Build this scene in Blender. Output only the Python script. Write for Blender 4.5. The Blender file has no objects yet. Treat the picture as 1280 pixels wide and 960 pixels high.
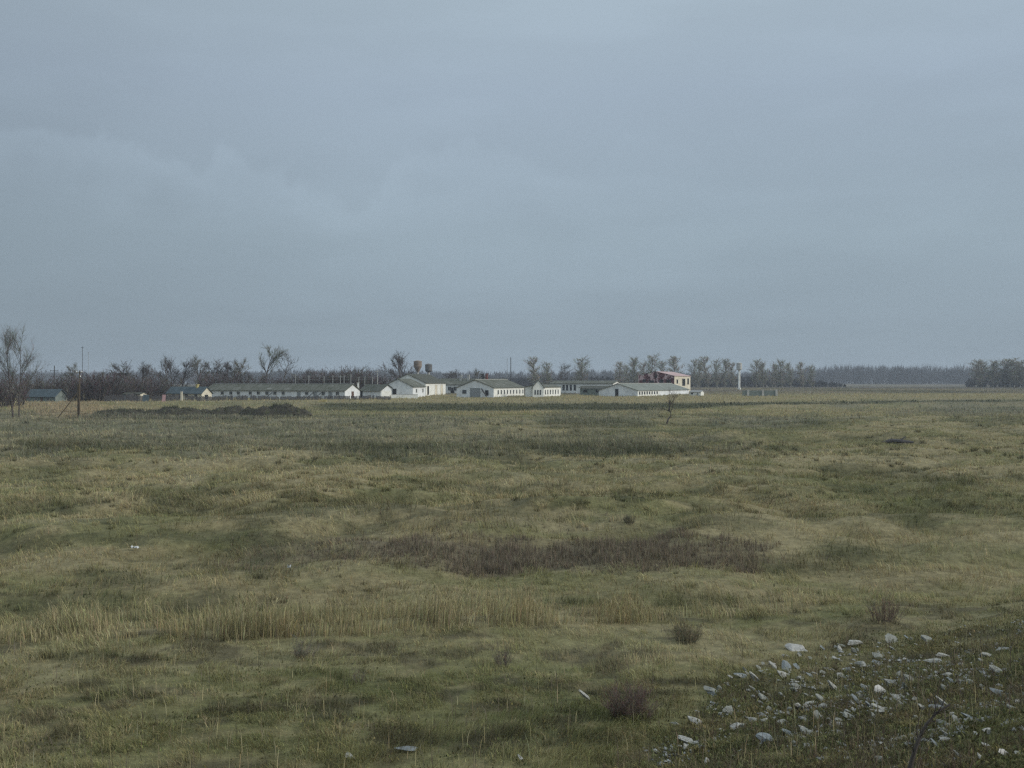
import bpy, math, random
import numpy as np
from mathutils import Vector

# ------------------------------------------------------------------ camera, sky, sun, exposure
scene = bpy.context.scene
COL = scene.collection
F = 1244.4            # focal length in pixels of a 1280 px wide frame
HZ = 478.0            # row of the horizon
CAMZ = 6.5

cam_d = bpy.data.cameras.new("camera")
cam = bpy.data.objects.new("camera", cam_d)
COL.objects.link(cam)
cam.location = (0, 0, CAMZ)
cam.rotation_euler = (math.radians(90), 0, 0)
cam_d.lens = 35.0
cam_d.sensor_width = 36.0
cam_d.shift_y = -(480 - HZ) / 1280.0
cam_d.clip_start = 0.1
cam_d.clip_end = 20000
scene.camera = cam

SUN_EL = math.radians(24)
SUN_AZ = math.radians(101)      # clockwise from the view direction (+Y): from the right, a little behind
world = bpy.data.worlds.new("World")
scene.world = world
world.use_nodes = True
nt = world.node_tree
nt.nodes.clear()
def wn(t, **kw):
    n = nt.nodes.new(t)
    for k, v in kw.items():
        setattr(n, k, v)
    return n
def math_node(tree, op, a, b=None, clamp=False):
    n = tree.nodes.new("ShaderNodeMath"); n.operation = op; n.use_clamp = clamp
    for i, v in enumerate((a, b)):
        if v is None: continue
        if isinstance(v, (int, float)): n.inputs[i].default_value = v
        else: tree.links.new(v, n.inputs[i])
    return n.outputs[0]
L = nt.links.new
sky = wn("ShaderNodeTexSky", sky_type='NISHITA', sun_disc=False)
sky.sun_elevation = SUN_EL
sky.sun_rotation = SUN_AZ
sky.air_density = 1.0; sky.dust_density = 2.0; sky.ozone_density = 1.0
bg_sky = wn("ShaderNodeBackground"); bg_sky.inputs[1].default_value = 0.06
L(sky.outputs[0], bg_sky.inputs[0])
tc = wn("ShaderNodeTexCoord")
sep = wn("ShaderNodeSeparateXYZ"); L(tc.outputs["Generated"], sep.inputs[0])
zc = math_node(nt, 'MAXIMUM', sep.outputs[2], 0.0)
ramp = wn("ShaderNodeValToRGB"); L(zc, ramp.inputs[0])
cr = ramp.color_ramp
cr.elements[0].position = 0.0; cr.elements[0].color = (0.283, 0.360, 0.425, 1)
cr.elements[1].position = 1.0; cr.elements[1].color = (0.98, 1.08, 1.14, 1)
for p, c in ((0.06, (0.290, 0.366, 0.432, 1)), (0.14, (0.326, 0.412, 0.482, 1)), (0.28, (0.365, 0.452, 0.545, 1)), (0.38, (0.405, 0.500, 0.580, 1)), (0.6, (0.66, 0.78, 0.86, 1))):
    e = cr.elements.new(p); e.color = c
# cloud deck seen in perspective: project the direction on a plane overhead
zd = math_node(nt, 'ADD', zc, 0.09)
cx = math_node(nt, 'DIVIDE', sep.outputs[0], zd)
cy = math_node(nt, 'DIVIDE', sep.outputs[1], zd)
comb = wn("ShaderNodeCombineXYZ"); L(cx, comb.inputs[0]); L(cy, comb.inputs[1])
n1 = wn("ShaderNodeTexNoise"); n1.inputs["Scale"].default_value = 0.55; n1.inputs["Detail"].default_value = 5; n1.inputs["Roughness"].default_value = 0.55; n1.inputs["Distortion"].default_value = 0.4
L(comb.outputs[0], n1.inputs["Vector"])
# low banks of cumulus seen from the side
mp = wn("ShaderNodeMapping"); mp.inputs["Scale"].default_value = (2.2, 2.2, 9.0); mp.inputs["Location"].default_value = (0.35, 0.2, 0.1)
L(tc.outputs["Generated"], mp.inputs[0])
n2 = wn("ShaderNodeTexNoise"); n2.inputs["Scale"].default_value = 1.9; n2.inputs["Detail"].default_value = 6; n2.inputs["Roughness"].default_value = 0.5
L(mp.outputs[0], n2.inputs["Vector"])
m1 = wn("ShaderNodeMapRange"); m1.inputs[1].default_value = 0.3; m1.inputs[2].default_value = 0.7; m1.inputs[3].default_value = 0.965; m1.inputs[4].default_value = 1.035
L(n1.outputs[0], m1.inputs[0])
m2 = wn("ShaderNodeMapRange"); m2.interpolation_type = 'SMOOTHSTEP'; m2.inputs[1].default_value = 0.45; m2.inputs[2].default_value = 0.66; m2.inputs[3].default_value = 0.985; m2.inputs[4].default_value = 1.03
L(n2.outputs[0], m2.inputs[0])
mm = math_node(nt, 'MULTIPLY', m1.outputs[0], m2.outputs[0])
# a bank of faint cumulus low in the sky: domed tops over a soft flat base
az = math_node(nt, 'ARCTAN2', sep.outputs[0], sep.outputs[1])
def dome(scale, off, base, amp, rough, edge=.02):
    cb = wn("ShaderNodeCombineXYZ"); L(math_node(nt, 'MULTIPLY', az, scale), cb.inputs[0]); cb.inputs[1].default_value = off
    L(math_node(nt, 'MULTIPLY', zc, scale * .8), cb.inputs[2])
    nn = wn("ShaderNodeTexNoise"); nn.inputs["Scale"].default_value = 1.0; nn.inputs["Detail"].default_value = 4; nn.inputs["Roughness"].default_value = rough
    L(cb.outputs[0], nn.inputs["Vector"])
    top = math_node(nt, 'ADD', math_node(nt, 'MULTIPLY', nn.outputs[0], amp), base)
    dd = math_node(nt, 'SUBTRACT', top, zc)
    a = wn("ShaderNodeMapRange"); a.interpolation_type = 'SMOOTHSTEP'; a.inputs[1].default_value = 0.0; a.inputs[2].default_value = edge; L(dd, a.inputs[0])
    b = wn("ShaderNodeMapRange"); b.interpolation_type = 'SMOOTHSTEP'; b.inputs[1].default_value = 0.0; b.inputs[2].default_value = 0.075; b.inputs[3].default_value = 1.0; b.inputs[4].default_value = 0.0; L(dd, b.inputs[0])
    return math_node(nt, 'MULTIPLY', a.outputs[0], b.outputs[0])
west = wn("ShaderNodeMapRange"); west.interpolation_type = 'SMOOTHSTEP'; west.inputs[1].default_value = -0.42; west.inputs[2].default_value = 0.25; west.inputs[3].default_value = 1.0; west.inputs[4].default_value = 0.08
L(az, west.inputs[0])
cum = math_node(nt, 'MULTIPLY', dome(11.0, 3.1, 0.12, 0.20, .5), west.outputs[0])
cum = math_node(nt, 'MULTIPLY', cum, 0.105)
cum2 = math_node(nt, 'MULTIPLY', dome(5.0, 8.4, 0.245, 0.16, .4, .05), 0.015)
mm = math_node(nt, 'MULTIPLY', mm, math_node(nt, 'ADD', math_node(nt, 'ADD', cum, cum2), 1.0))
# the overcast is a little brighter towards the sun side
lf = wn("ShaderNodeMapRange"); lf.interpolation_type = 'SMOOTHSTEP'; lf.inputs[1].default_value = -0.62; lf.inputs[2].default_value = 0.02; lf.inputs[3].default_value = 0.80; lf.inputs[4].default_value = 1.0
L(sep.outputs[0], lf.inputs[0])
mm = math_node(nt, 'MULTIPLY', mm, lf.outputs[0])
vm = wn("ShaderNodeVectorMath", operation='SCALE'); L(ramp.outputs[0], vm.inputs[0]); L(mm, vm.inputs[3])
bg_cl = wn("ShaderNodeBackground"); bg_cl.inputs[1].default_value = 1.0
L(vm.outputs[0], bg_cl.inputs[0])
mix = wn("ShaderNodeMixShader"); mix.inputs[0].default_value = 0.93
L(bg_sky.outputs[0], mix.inputs[1]); L(bg_cl.outputs[0], mix.inputs[2])
out = wn("ShaderNodeOutputWorld"); L(mix.outputs[0], out.inputs[0])

sun_d = bpy.data.lights.new("sun", 'SUN')
sun_d.energy = 2.0
sun_d.angle = math.radians(10)
sun_d.color = (1.0, 0.95, 0.86)
sun = bpy.data.objects.new("sun", sun_d); COL.objects.link(sun)
sdir = Vector((math.sin(SUN_AZ) * math.cos(SUN_EL), math.cos(SUN_AZ) * math.cos(SUN_EL), math.sin(SUN_EL)))
sun.rotation_euler = sdir.to_track_quat('Z', 'Y').to_euler()

vs = scene.view_settings
vs.view_transform = 'Standard'; vs.look = 'None'; vs.exposure = 0.0; vs.gamma = 1.0
vs.use_curve_mapping = False
cyc = scene.cycles
cyc.use_denoising = False
try:
    cyc.denoiser = 'OPENIMAGEDENOISE'; cyc.denoising_input_passes = 'RGB_ALBEDO_NORMAL'
except Exception:
    pass
cyc.max_bounces = 5; cyc.diffuse_bounces = 2; cyc.glossy_bounces = 1; cyc.transmission_bounces = 2
cyc.volume_bounces = 0; cyc.transparent_max_bounces = 4
cyc.filter_width = 1.35
cyc.use_adaptive_sampling = True; cyc.adaptive_threshold = 0.008; cyc.adaptive_min_samples = 24
scene.render.film_transparent = False

# ------------------------------------------------------------------ helpers
RNG = np.random.default_rng(7)
random.seed(7)

def smooth(t):
    t = np.clip(t, 0, 1)
    return t * t * (3 - 2 * t)

def _hash(ix, iy, seed):
    h = (ix.astype(np.int64) * 374761393 + iy.astype(np.int64) * 668265263 + seed * 982451653) & 0x7fffffff
    h = ((h ^ (h >> 13)) * 1274126177) & 0x7fffffff
    h = (h ^ (h >> 16)) & 0x7fffffff
    return (h % 100003) / 100003.0

def vnoise(x, y, seed=0):
    x = np.asarray(x, float); y = np.asarray(y, float)
    ix = np.floor(x); iy = np.floor(y)
    fx = smooth(x - ix); fy = smooth(y - iy)
    a = _hash(ix, iy, seed); b = _hash(ix + 1, iy, seed)
    c = _hash(ix, iy + 1, seed); d = _hash(ix + 1, iy + 1, seed)
    return (a * (1 - fx) + b * fx) * (1 - fy) + (c * (1 - fx) + d * fx) * fy

def fbm(x, y, seed=0, oct=4, gain=0.5):
    s = 0; a = 1; t = 0
    x = np.asarray(x, float); y = np.asarray(y, float)
    for o in range(oct):
        s = s + a * vnoise(x * 2 ** o + 17.3 * o, y * 2 ** o - 9.1 * o, seed + o); t += a; a *= gain
    return s / t

_PY = np.array([-100, 0, 2, 11, 15, 22, 27, 31, 36, 42, 50, 80, 150, 205, 238, 256, 300, 400, 700, 1400, 5000.])
_PZ = np.array([4.3, 4.3, 4.1, .75, .35, .18, .12, -.30, -.35, .05, .12, .05, .10, .3, 1.9, 2.15, 2.5, 3.0, 3.4, 4.2, 5.6])

def hummock(X, Y):
    w = (fbm(X / 7, Y / 7, 43, 2) - .5) * 3
    return smooth((fbm(X / 5.2 + w * .2, Y / 3.4 + w * .4, 41, 3) - .38) / .3)

def gz(X, Y):
    """height of the ground"""
    X = np.asarray(X, float); Y = np.asarray(Y, float)
    ang = X / np.maximum(Y, 5)
    sh = 45 * smooth((ang - 0.12) / 0.4)                       # the dike swings away on the right
    Yb = np.where(Y > 160, Y - sh * smooth((Y - 160) / 40) * (1 - smooth((Y - 330) / 200)), Y)
    z = np.interp(Yb, _PY, _PZ)
    # gentler rise on the far left
    zl = np.interp(Y, [0, 140, 165, 200, 255, 300], [0, .05, .4, 1.3, 2.2, 2.5])
    wl = smooth((-ang - 0.30) / 0.12) * smooth((Y - 130) / 30) * (1 - smooth((Y - 260) / 40))
    z = z * (1 - wl) + zl * wl
    # rubble slope, lower right
    d = (X - 1.9) * 0.69 - (Y - 16.8) * 0.724
    s = np.where(d > 0, 0.33 * d, 0)
    s = 0.33 * 0.6 * np.log1p(np.exp(np.clip(d / 0.6, -30, 30)))
    s = np.minimum(s, 4.2)
    z = np.where(Y < 45, np.maximum(z, 0) * 0 + np.maximum(z, np.minimum(z, 0) + s), z)
    # undulation and hummocks
    near = smooth((Y - 8) / 10)
    fade = 1 - smooth((Y - 260) / 200)
    u = (fbm(X / 17, Y / 11, 3, 3) - .5) * 1.05 * smooth((Y - 26) / 15) * (1 - smooth((Y - 150) / 60))
    u = u + (fbm(X / 5.0, Y / 3.6, 9, 3) - .5) * 0.55 * near * smooth((Y - 10) / 30)
    u = u + (fbm(X / 1.7, Y / 1.5, 12, 2) - .5) * 0.16 * near * (1 - smooth((Y - 60) / 40))
    u = u + hummock(X, Y) * .5 * smooth((Y - 30) / 12) * (1 - smooth((Y - 150) / 50))
    z = z + u * fade
    # bank above the brush band (x -8..9 m, Y 38-46)
    z = z + 0.55 * np.exp(-((Y - 46) / 4.5) ** 2) * np.exp(-((X - 0.5) / 11) ** 4)
    z = z - 0.45 * np.exp(-((Y - 29.5) / 2.0) ** 2) * smooth((-X + 2) / 10)
    return z

def hit(px, py):
    """where a ray of the photograph meets the ground"""
    Y = np.concatenate([np.linspace(8, 60, 1500), np.linspace(60.2, 600, 3000)])
    X = (px - 640) / F * Y
    zr = CAMZ - (py - HZ) / F * Y
    g = gz(X, Y)
    i = np.argmax(zr < g) if np.any(zr < g) else len(Y) - 1
    return float(X[i]), float(Y[i]), float(g[i])

def at(px, Y):
    return (px - 640) / F * Y
def zat(py, Y):
    return CAMZ - (py - HZ) / F * Y
def g1(x, y):
    return float(gz(x, y))

def tag(o, label=None, cat=None, group=None, kind=None):
    if label: o["label"] = label
    if cat: o["category"] = cat
    if group: o["group"] = group
    if kind: o["kind"] = kind
    return o

def empty(name, loc, rz=0):
    o = bpy.data.objects.new(name, None); COL.objects.link(o)
    o.location = loc; o.rotation_euler = (0, 0, rz); o.empty_display_size = 0.3
    return o

def np_mesh(name, verts, tris, mat, col=None, smoothed=False):
    me = bpy.data.meshes.new(name)
    v = np.asarray(verts, np.float32).reshape(-1, 3); t = np.asarray(tris, np.int32).reshape(-1, 3)
    me.vertices.add(len(v)); me.vertices.foreach_set("co", v.ravel())
    me.loops.add(t.size); me.loops.foreach_set("vertex_index", t.ravel())
    me.polygons.add(len(t))
    me.polygons.foreach_set("loop_start", np.arange(0, t.size, 3, dtype=np.int32))
    me.polygons.foreach_set("loop_total", np.full(len(t), 3, np.int32))
    if smoothed:
        me.polygons.foreach_set("use_smooth", np.ones(len(t), bool))
    me.update(calc_edges=True)
    if col is not None:
        a = me.color_attributes.new("Col", 'FLOAT_COLOR', 'POINT')
        c = np.ones((len(v), 4), np.float32); c[:, :3] = col
        a.data.foreach_set("color", c.ravel())
    me.materials.append(mat)
    return me

def link(name, me, parent=None):
    o = bpy.data.objects.new(name, me); COL.objects.link(o)
    if parent is not None: o.parent = parent
    return o

class MB:
    def __init__(s): s.v = []; s.f = []
    def poly(s, pts, faces):
        b = len(s.v); s.v += [tuple(p) for p in pts]; s.f += [tuple(b + i for i in f) for f in faces]; return s
    def box(s, x0, y0, z0, x1, y1, z1):
        x0, x1 = min(x0, x1), max(x0, x1); y0, y1 = min(y0, y1), max(y0, y1); z0, z1 = min(z0, z1), max(z0, z1)
        p = [(x0, y0, z0), (x1, y0, z0), (x1, y1, z0), (x0, y1, z0), (x0, y0, z1), (x1, y0, z1), (x1, y1, z1), (x0, y1, z1)]
        return s.poly(p, [(3, 2, 1, 0), (4, 5, 6, 7), (0, 1, 5, 4), (1, 2, 6, 5), (2, 3, 7, 6), (3, 0, 4, 7)])
    def hexa(s, p):
        return s.poly(p, [(3, 2, 1, 0), (4, 5, 6, 7), (0, 1, 5, 4), (1, 2, 6, 5), (2, 3, 7, 6), (3, 0, 4, 7)])
    def tube(s, pts, rad, n=8, cap=True):
        pts = [Vector(p) for p in pts]
        if not hasattr(rad, '__len__'): rad = [rad] * len(pts)
        b = len(s.v)
        for i, p in enumerate(pts):
            d = (pts[min(i + 1, len(pts) - 1)] - pts[max(i - 1, 0)]).normalized()
            a = d.cross(Vector((0.3, 0.9, 0.1)) if abs(d.y) < .9 else Vector((1, 0, 0))).normalized(); c = d.cross(a)
            for k in range(n):
                t = 2 * math.pi * k / n
                s.v.append(tuple(p + (a * math.cos(t) + c * math.sin(t)) * rad[i]))
        for i in range(len(pts) - 1):
            for k in range(n):
                k2 = (k + 1) % n
                s.f.append((b + i * n + k, b + i * n + k2, b + (i + 1) * n + k2, b + (i + 1) * n + k))
        if cap:
            s.f.append(tuple(b + k for k in reversed(range(n))))
            s.f.append(tuple(b + (len(pts) - 1) * n + k for k in range(n)))
        return s
    def lathe(s, prof, n=20):
        return s.tube([(0, 0, z) for r, z in prof], [max(r, .002) for r, z in prof], n)
    def build(s, name, mat, parent=None, smoothed=False):
        me = bpy.data.meshes.new(name); me.from_pydata(s.v, [], s.f)
        if smoothed:
            me.polygons.foreach_set("use_smooth", np.ones(len(me.polygons), bool))
        me.update(); me.materials.append(mat)
        return link(name, me, parent)

def copy_tree(o, parent=None):
    c = o.copy(); COL.objects.link(c)
    if parent is not None: c.parent = parent
    for ch in list(o.children):
        copy_tree(ch, c)
    return c

# ------------------------------------------------------------------ materials
def new_mat(name):
    m = bpy.data.materials.new(name); m.use_nodes = True
    t = m.node_tree; b = t.nodes["Principled BSDF"]
    b.inputs["Roughness"].default_value = 0.9
    b.inputs["Specular IOR Level"].default_value = 0.15
    return m, t, b

def noisy(name, c1, c2, scale, c3=None, scale3=1.0, lo=.35, hi=.65, rough=.9, bump=0.0, stretch=(1, 1, 1), lo3=.55, hi3=.7):
    m, t, b = new_mat(name)
    tcn = t.nodes.new("ShaderNodeTexCoord"); mpn = t.nodes.new("ShaderNodeMapping"); mpn.inputs["Scale"].default_value = stretch
    t.links.new(tcn.outputs["Object"], mpn.inputs[0])
    n = t.nodes.new("ShaderNodeTexNoise"); n.inputs["Scale"].default_value = scale; n.inputs["Detail"].default_value = 5; n.inputs["Roughness"].default_value = .6
    t.links.new(mpn.outputs[0], n.inputs["Vector"])
    r = t.nodes.new("ShaderNodeMapRange"); r.inputs[1].default_value = lo; r.inputs[2].default_value = hi
    t.links.new(n.outputs[0], r.inputs[0])
    mx = t.nodes.new("ShaderNodeMix"); mx.data_type = 'RGBA'
    mx.inputs["A"].default_value = (*c1, 1); mx.inputs["B"].default_value = (*c2, 1)
    t.links.new(r.outputs[0], mx.inputs["Factor"])
    res = mx.outputs["Result"]
    if c3:
        n3 = t.nodes.new("ShaderNodeTexNoise"); n3.inputs["Scale"].default_value = scale3; n3.inputs["Detail"].default_value = 6; n3.inputs["Roughness"].default_value = .65
        t.links.new(tcn.outputs["Object"], n3.inputs["Vector"])
        r3 = t.nodes.new("ShaderNodeMapRange"); r3.inputs[1].default_value = lo3; r3.inputs[2].default_value = hi3
        t.links.new(n3.outputs[0], r3.inputs[0])
        m3 = t.nodes.new("ShaderNodeMix"); m3.data_type = 'RGBA'; m3.inputs["B"].default_value = (*c3, 1)
        t.links.new(res, m3.inputs["A"]); t.links.new(r3.outputs[0], m3.inputs["Factor"])
        res = m3.outputs["Result"]
    t.links.new(res, b.inputs["Base Color"])
    b.inputs["Roughness"].default_value = rough
    if bump:
        bp = t.nodes.new("ShaderNodeBump"); bp.inputs["Strength"].default_value = bump; bp.inputs["Distance"].default_value = .05
        t.links.new(n.outputs[0], bp.inputs["Height"]); t.links.new(bp.outputs[0], b.inputs["Normal"])
    return m

def veg_mat(name, trans=0.3):
    m, t, b = new_mat(name)
    a = t.nodes.new("ShaderNodeAttribute"); a.attribute_name = "Col"
    t.links.new(a.outputs["Color"], b.inputs["Base Color"])
    b.inputs["Roughness"].default_value = 0.8
    if trans > 0:
        tr = t.nodes.new("ShaderNodeBsdfTranslucent"); t.links.new(a.outputs["Color"], tr.inputs[0])
        mx = t.nodes.new("ShaderNodeMixShader"); mx.inputs[0].default_value = trans
        o = t.nodes["Material Output"]
        t.links.new(b.outputs[0], mx.inputs[1]); t.links.new(tr.outputs[0], mx.inputs[2]); t.links.new(mx.outputs[0], o.inputs[0])
    return m

M_GRASS = veg_mat("grass_blades", .3)
M_TWIG = veg_mat("dry_twigs", .1)
M_WHITE = noisy("whitewashed_plaster", (.84, .84, .80), (.70, .70, .65), .5, (.42, .41, .36), 1.1, lo3=.56, hi3=.7)
M_GREYW = noisy("weathered_shade_grey_plaster", (.80, .82, .83), (.66, .68, .69), .5, (.36, .37, .36), 1.0, lo3=.58, hi3=.74)  # cool grey puts wall shade into the colour; the blotches are weathering
M_CREAM = noisy("cream_plaster", (.72, .67, .54), (.56, .51, .41), .6, (.33, .27, .2), 1.1)
M_ROOF = noisy("mossy_corrugated_roof", (.135, .138, .118), (.075, .082, .06), .6, (.22, .22, .20), .35, stretch=(3, .4, 1))
M_ROOFB = noisy("blue_grey_roof", (.085, .115, .13), (.06, .08, .09), .8, (.13, .145, .15), .5)
M_ROOFG = noisy("pale_grey_roof", (.22, .235, .215), (.15, .165, .14), .8, (.30, .31, .28), .4)
M_ROOFP = noisy("pinkish_faded_sheet_roof", (.52, .40, .39), (.36, .23, .23), .5, (.62, .55, .52), .5)
M_DARKROOF = noisy("dark_tarred_roof", (.055, .06, .05), (.09, .09, .07), 1.0)
M_RIDGE = noisy("pale_ridge_tiles", (.52, .52, .48), (.38, .38, .35), 2)
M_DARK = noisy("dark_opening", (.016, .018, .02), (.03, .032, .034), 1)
M_GLASS, _t, _b = new_mat("dusty_window_glass"); _b.inputs["Base Color"].default_value = (.03, .035, .04, 1); _b.inputs["Roughness"].default_value = .25; _b.inputs["Specular IOR Level"].default_value = .5
M_DOOR = noisy("brown_plank_door", (.13, .075, .055), (.09, .055, .04), 3, stretch=(6, 6, .5))
M_GDOOR = noisy("grey_plank_door", (.30, .32, .33), (.22, .24, .25), 3, stretch=(6, 6, .5))
M_WOOD = noisy("weathered_pole_wood", (.15, .115, .075), (.09, .07, .05), 4, stretch=(4, 4, .4))
M_CONC = noisy("pale_concrete", (.50, .49, .46), (.38, .38, .36), 1.5)
M_GCONC = noisy("greenish_concrete", (.21, .24, .22), (.15, .18, .165), 1.2)
M_METAL = noisy("dark_steel", (.05, .05, .055), (.08, .075, .07), 2)
M_PMETAL = noisy("pale_galvanised_steel", (.33, .335, .33), (.24, .245, .24), 2)
M_TANK = noisy("rusty_tan_tank", (.28, .225, .18), (.20, .165, .135), .9, (.2, .13, .09), 1.5)
M_TANKD = noisy("dark_grey_tank", (.17, .17, .165), (.10, .10, .10), 1.2, (.2, .14, .1), 1.5)
M_FENCE = noisy("dark_weathered_boards", (.055, .055, .06), (.09, .085, .085), 2.5, stretch=(5, 5, .5))
M_BARK = noisy("grey_brown_bark", (.11, .095, .085), (.065, .055, .05), 3, stretch=(3, 3, .6))
M_NEARBARK = noisy("brown_stem_bark", (.20, .165, .13), (.14, .115, .09), 8)
M_PALEBARK = noisy("pale_poplar_bark", (.23, .22, .185), (.16, .15, .125), 3, stretch=(3, 3, .6))
M_DIRT = noisy("dark_dung_soil", (.044, .040, .032), (.07, .064, .046), 1.5, (.09, .095, .05), 1.1, bump=.6, lo3=.54, hi3=.66)
M_STONE = noisy("pale_limestone", (.43, .43, .41), (.28, .285, .27), 4, (.14, .13, .09), 5, bump=.4, lo3=.5, hi3=.62)
M_STONED = noisy("lichen_grey_stone", (.30, .305, .285), (.19, .20, .175), 5, (.09, .095, .06), 5, bump=.5)
M_STONEB = noisy("bluish_grey_stone", (.235, .265, .28), (.17, .19, .20), 4, (.15, .16, .14), 5, bump=.4)
M_STONEW = noisy("white_chalky_stone", (.56, .545, .52), (.42, .41, .39), 5, (.35, .34, .31), 5, bump=.3, lo3=.62, hi3=.75)
M_BRICK = noisy("patchy_maroon_brick", (.15, .045, .05), (.06, .03, .035), .7, (.50, .37, .37), .55, lo3=.49, hi3=.55)
M_PLASTIC = noisy("white_plastic_scrap", (.58, .60, .60), (.45, .46, .46), 6, rough=.6)
M_PINK = noisy("faded_pink_board", (.5, .3, .3), (.38, .24, .24), 3)
M_CHIM = noisy("red_brick_chimney", (.25, .09, .07), (.17, .06, .05), 4)
M_YELLOW = noisy("straw_yellow", (.5, .43, .18), (.38, .32, .14), 4)

# ------------------------------------------------------------------ zones of vegetation
def pxpy(X, Y):
    return 640 + F * X / np.maximum(Y, 1), HZ + F * (CAMZ - 0.1) / np.maximum(Y, 1)

def ell(px, py, cx, cy, rx, ry, soft=.55, seed=0):
    out = np.zeros(np.shape(px))
    d = np.sqrt(((px - cx) / rx) ** 2 + ((py - cy) / ry) ** 2)
    k = d < 2.8
    if not np.any(k): return out
    px, py, d = px[k], py[k], d[k]
    d = d + (fbm(px / rx * 2.6 + cx, py / ry * 2.0, seed + 31, 3) - .5) * 1.5 + (fbm(px / 26 + cx, py / 7, seed + 37, 2) - .5) * .7
    out[k] = 1 - smooth((d - (1 - soft)) / (2 * soft))
    return out

def zone_dark(px, py):
    z = np.zeros_like(px)
    for a in ((620, 566, 225, 7), (480, 561, 90, 7), (820, 567, 30, 6), (120, 563, 100, 6), (640, 560, 40, 6), (330, 655, 85, 9), (480, 655, 45, 9), (430, 652, 60, 7), (785, 648, 16, 8),
              (740, 532, 60, 5), (1010, 533, 40, 3), (60, 645, 45, 6), (150, 765, 150, 12), (330, 757, 90, 8), (730, 742, 60, 9), (880, 740, 75, 9), (980, 698, 110, 6),
              (330, 700, 50, 18), (130, 715, 60, 9), (1200, 618, 50, 6), (1010, 655, 30, 6), (1150, 662, 25, 5), (1240, 529, 60, 4), (300, 610, 40, 3), (620, 615, 70, 3), (460, 590, 25, 2.2), (180, 745, 120, 10),
              (100, 830, 70, 6), (560, 620, 80, 3), (930, 630, 50, 5), (200, 632, 45, 4), (1120, 555, 25, 2.5), (540, 612, 50, 2.5), (260, 735, 60, 10), (660, 940, 160, 10), (400, 640, 60, 4), (1060, 690, 50, 5), (900, 670, 60, 4), (60, 735, 90, 9), (720, 632, 40, 4), (350, 590, 60, 2.5)):
        z = np.maximum(z, ell(px, py, *a, seed=int(a[0])))
    return z
def zone_green(px, py):
    z = np.zeros_like(px)
    for a in ((35, 595, 75, 9), (1040, 612, 170, 13), (1190, 640, 130, 20), (560, 860, 170, 22), (1150, 690, 150, 10), (700, 600, 120, 6), (250, 830, 130, 6), (820, 540, 80, 5), (700, 905, 220, 24), (1130, 780, 170, 22)):
        z = np.maximum(z, ell(px, py, *a, seed=int(a[0])))
    return z
def zone_brush(px, py):
    z = ell(px, py, 645, 691, 260, 10.5, .5, 5)
    z = np.maximum(z, .8 * ell(px, py, 850, 690, 110, 13, .3, 8))
    z = np.maximum(z, .3 * ell(px, py, 350, 690, 70, 14, .5, 6))
    z = np.maximum(z, .15 * ell(px, py, 620, 668, 170, 10, .4, 16))
    return z
def zone_greyweed(px, py):
    z = np.zeros_like(px)
    for a in ((250, 545, 330, 24), (100, 540, 180, 16), (740, 526, 75, 11), (960, 528, 90, 8), (520, 530, 120, 9), (1220, 515, 120, 7), (600, 560, 260, 12), (250, 523, 170, 5)):
        z = np.maximum(z, ell(px, py, *a, seed=int(a[0])))
    return z
def reed_line(px):
    return np.interp(px, [-400, 0, 300, 640, 850, 980], [812, 808, 800, 788, 772, 765])
def zone_reed(px, py):
    b = reed_line(px)
    n = (fbm(px / 60, py / 30, 77, 3) - .5) * 18
    up = np.interp(px, [-400, 0, 200, 420, 640, 850], [26, 26, 34, 44, 40, 26])
    z = smooth((b + 5 - py) / 6) * smooth((py - (b - up + n)) / 14)
    return z * (1 - .6 * smooth((px - 640 - n * 5) / 300)) * (1 - smooth((px - 930) / 150))
def zone_slope(px, py):
    # the rubble slope lower right
    line = np.interp(px, [600, 780, 900, 1000, 1290, 1600], [1010, 950, 850, 812, 752, 700])
    return smooth((py - line + (fbm(px / 70, py / 50, 55, 3) - .5) * 110) / 60)

C = dict(tan=(.350, .300, .165), pale=(.42, .37, .22), olive=(.25, .238, .112), green=(.118, .140, .052), dark=(.078, .085, .042), reed=(.40, .35, .20),
         brush=(.19, .158, .118), grey=(.21, .205, .145), soil=(.085, .072, .048), hollow=(.105, .112, .050), rust=(.36, .27, .165), stubble=(.185, .165, .145), purple=(.20, .165, .135))
C = {k: np.array(v) for k, v in C.items()}

def streaks(X, Y):
    w = (fbm(X / 9, Y / 9, 46, 2) - .5) * 4
    return smooth((fbm(X / 2.6 + w * .3, Y / 1.3 + w * .8, 45, 4) - .55) / .06)

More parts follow.
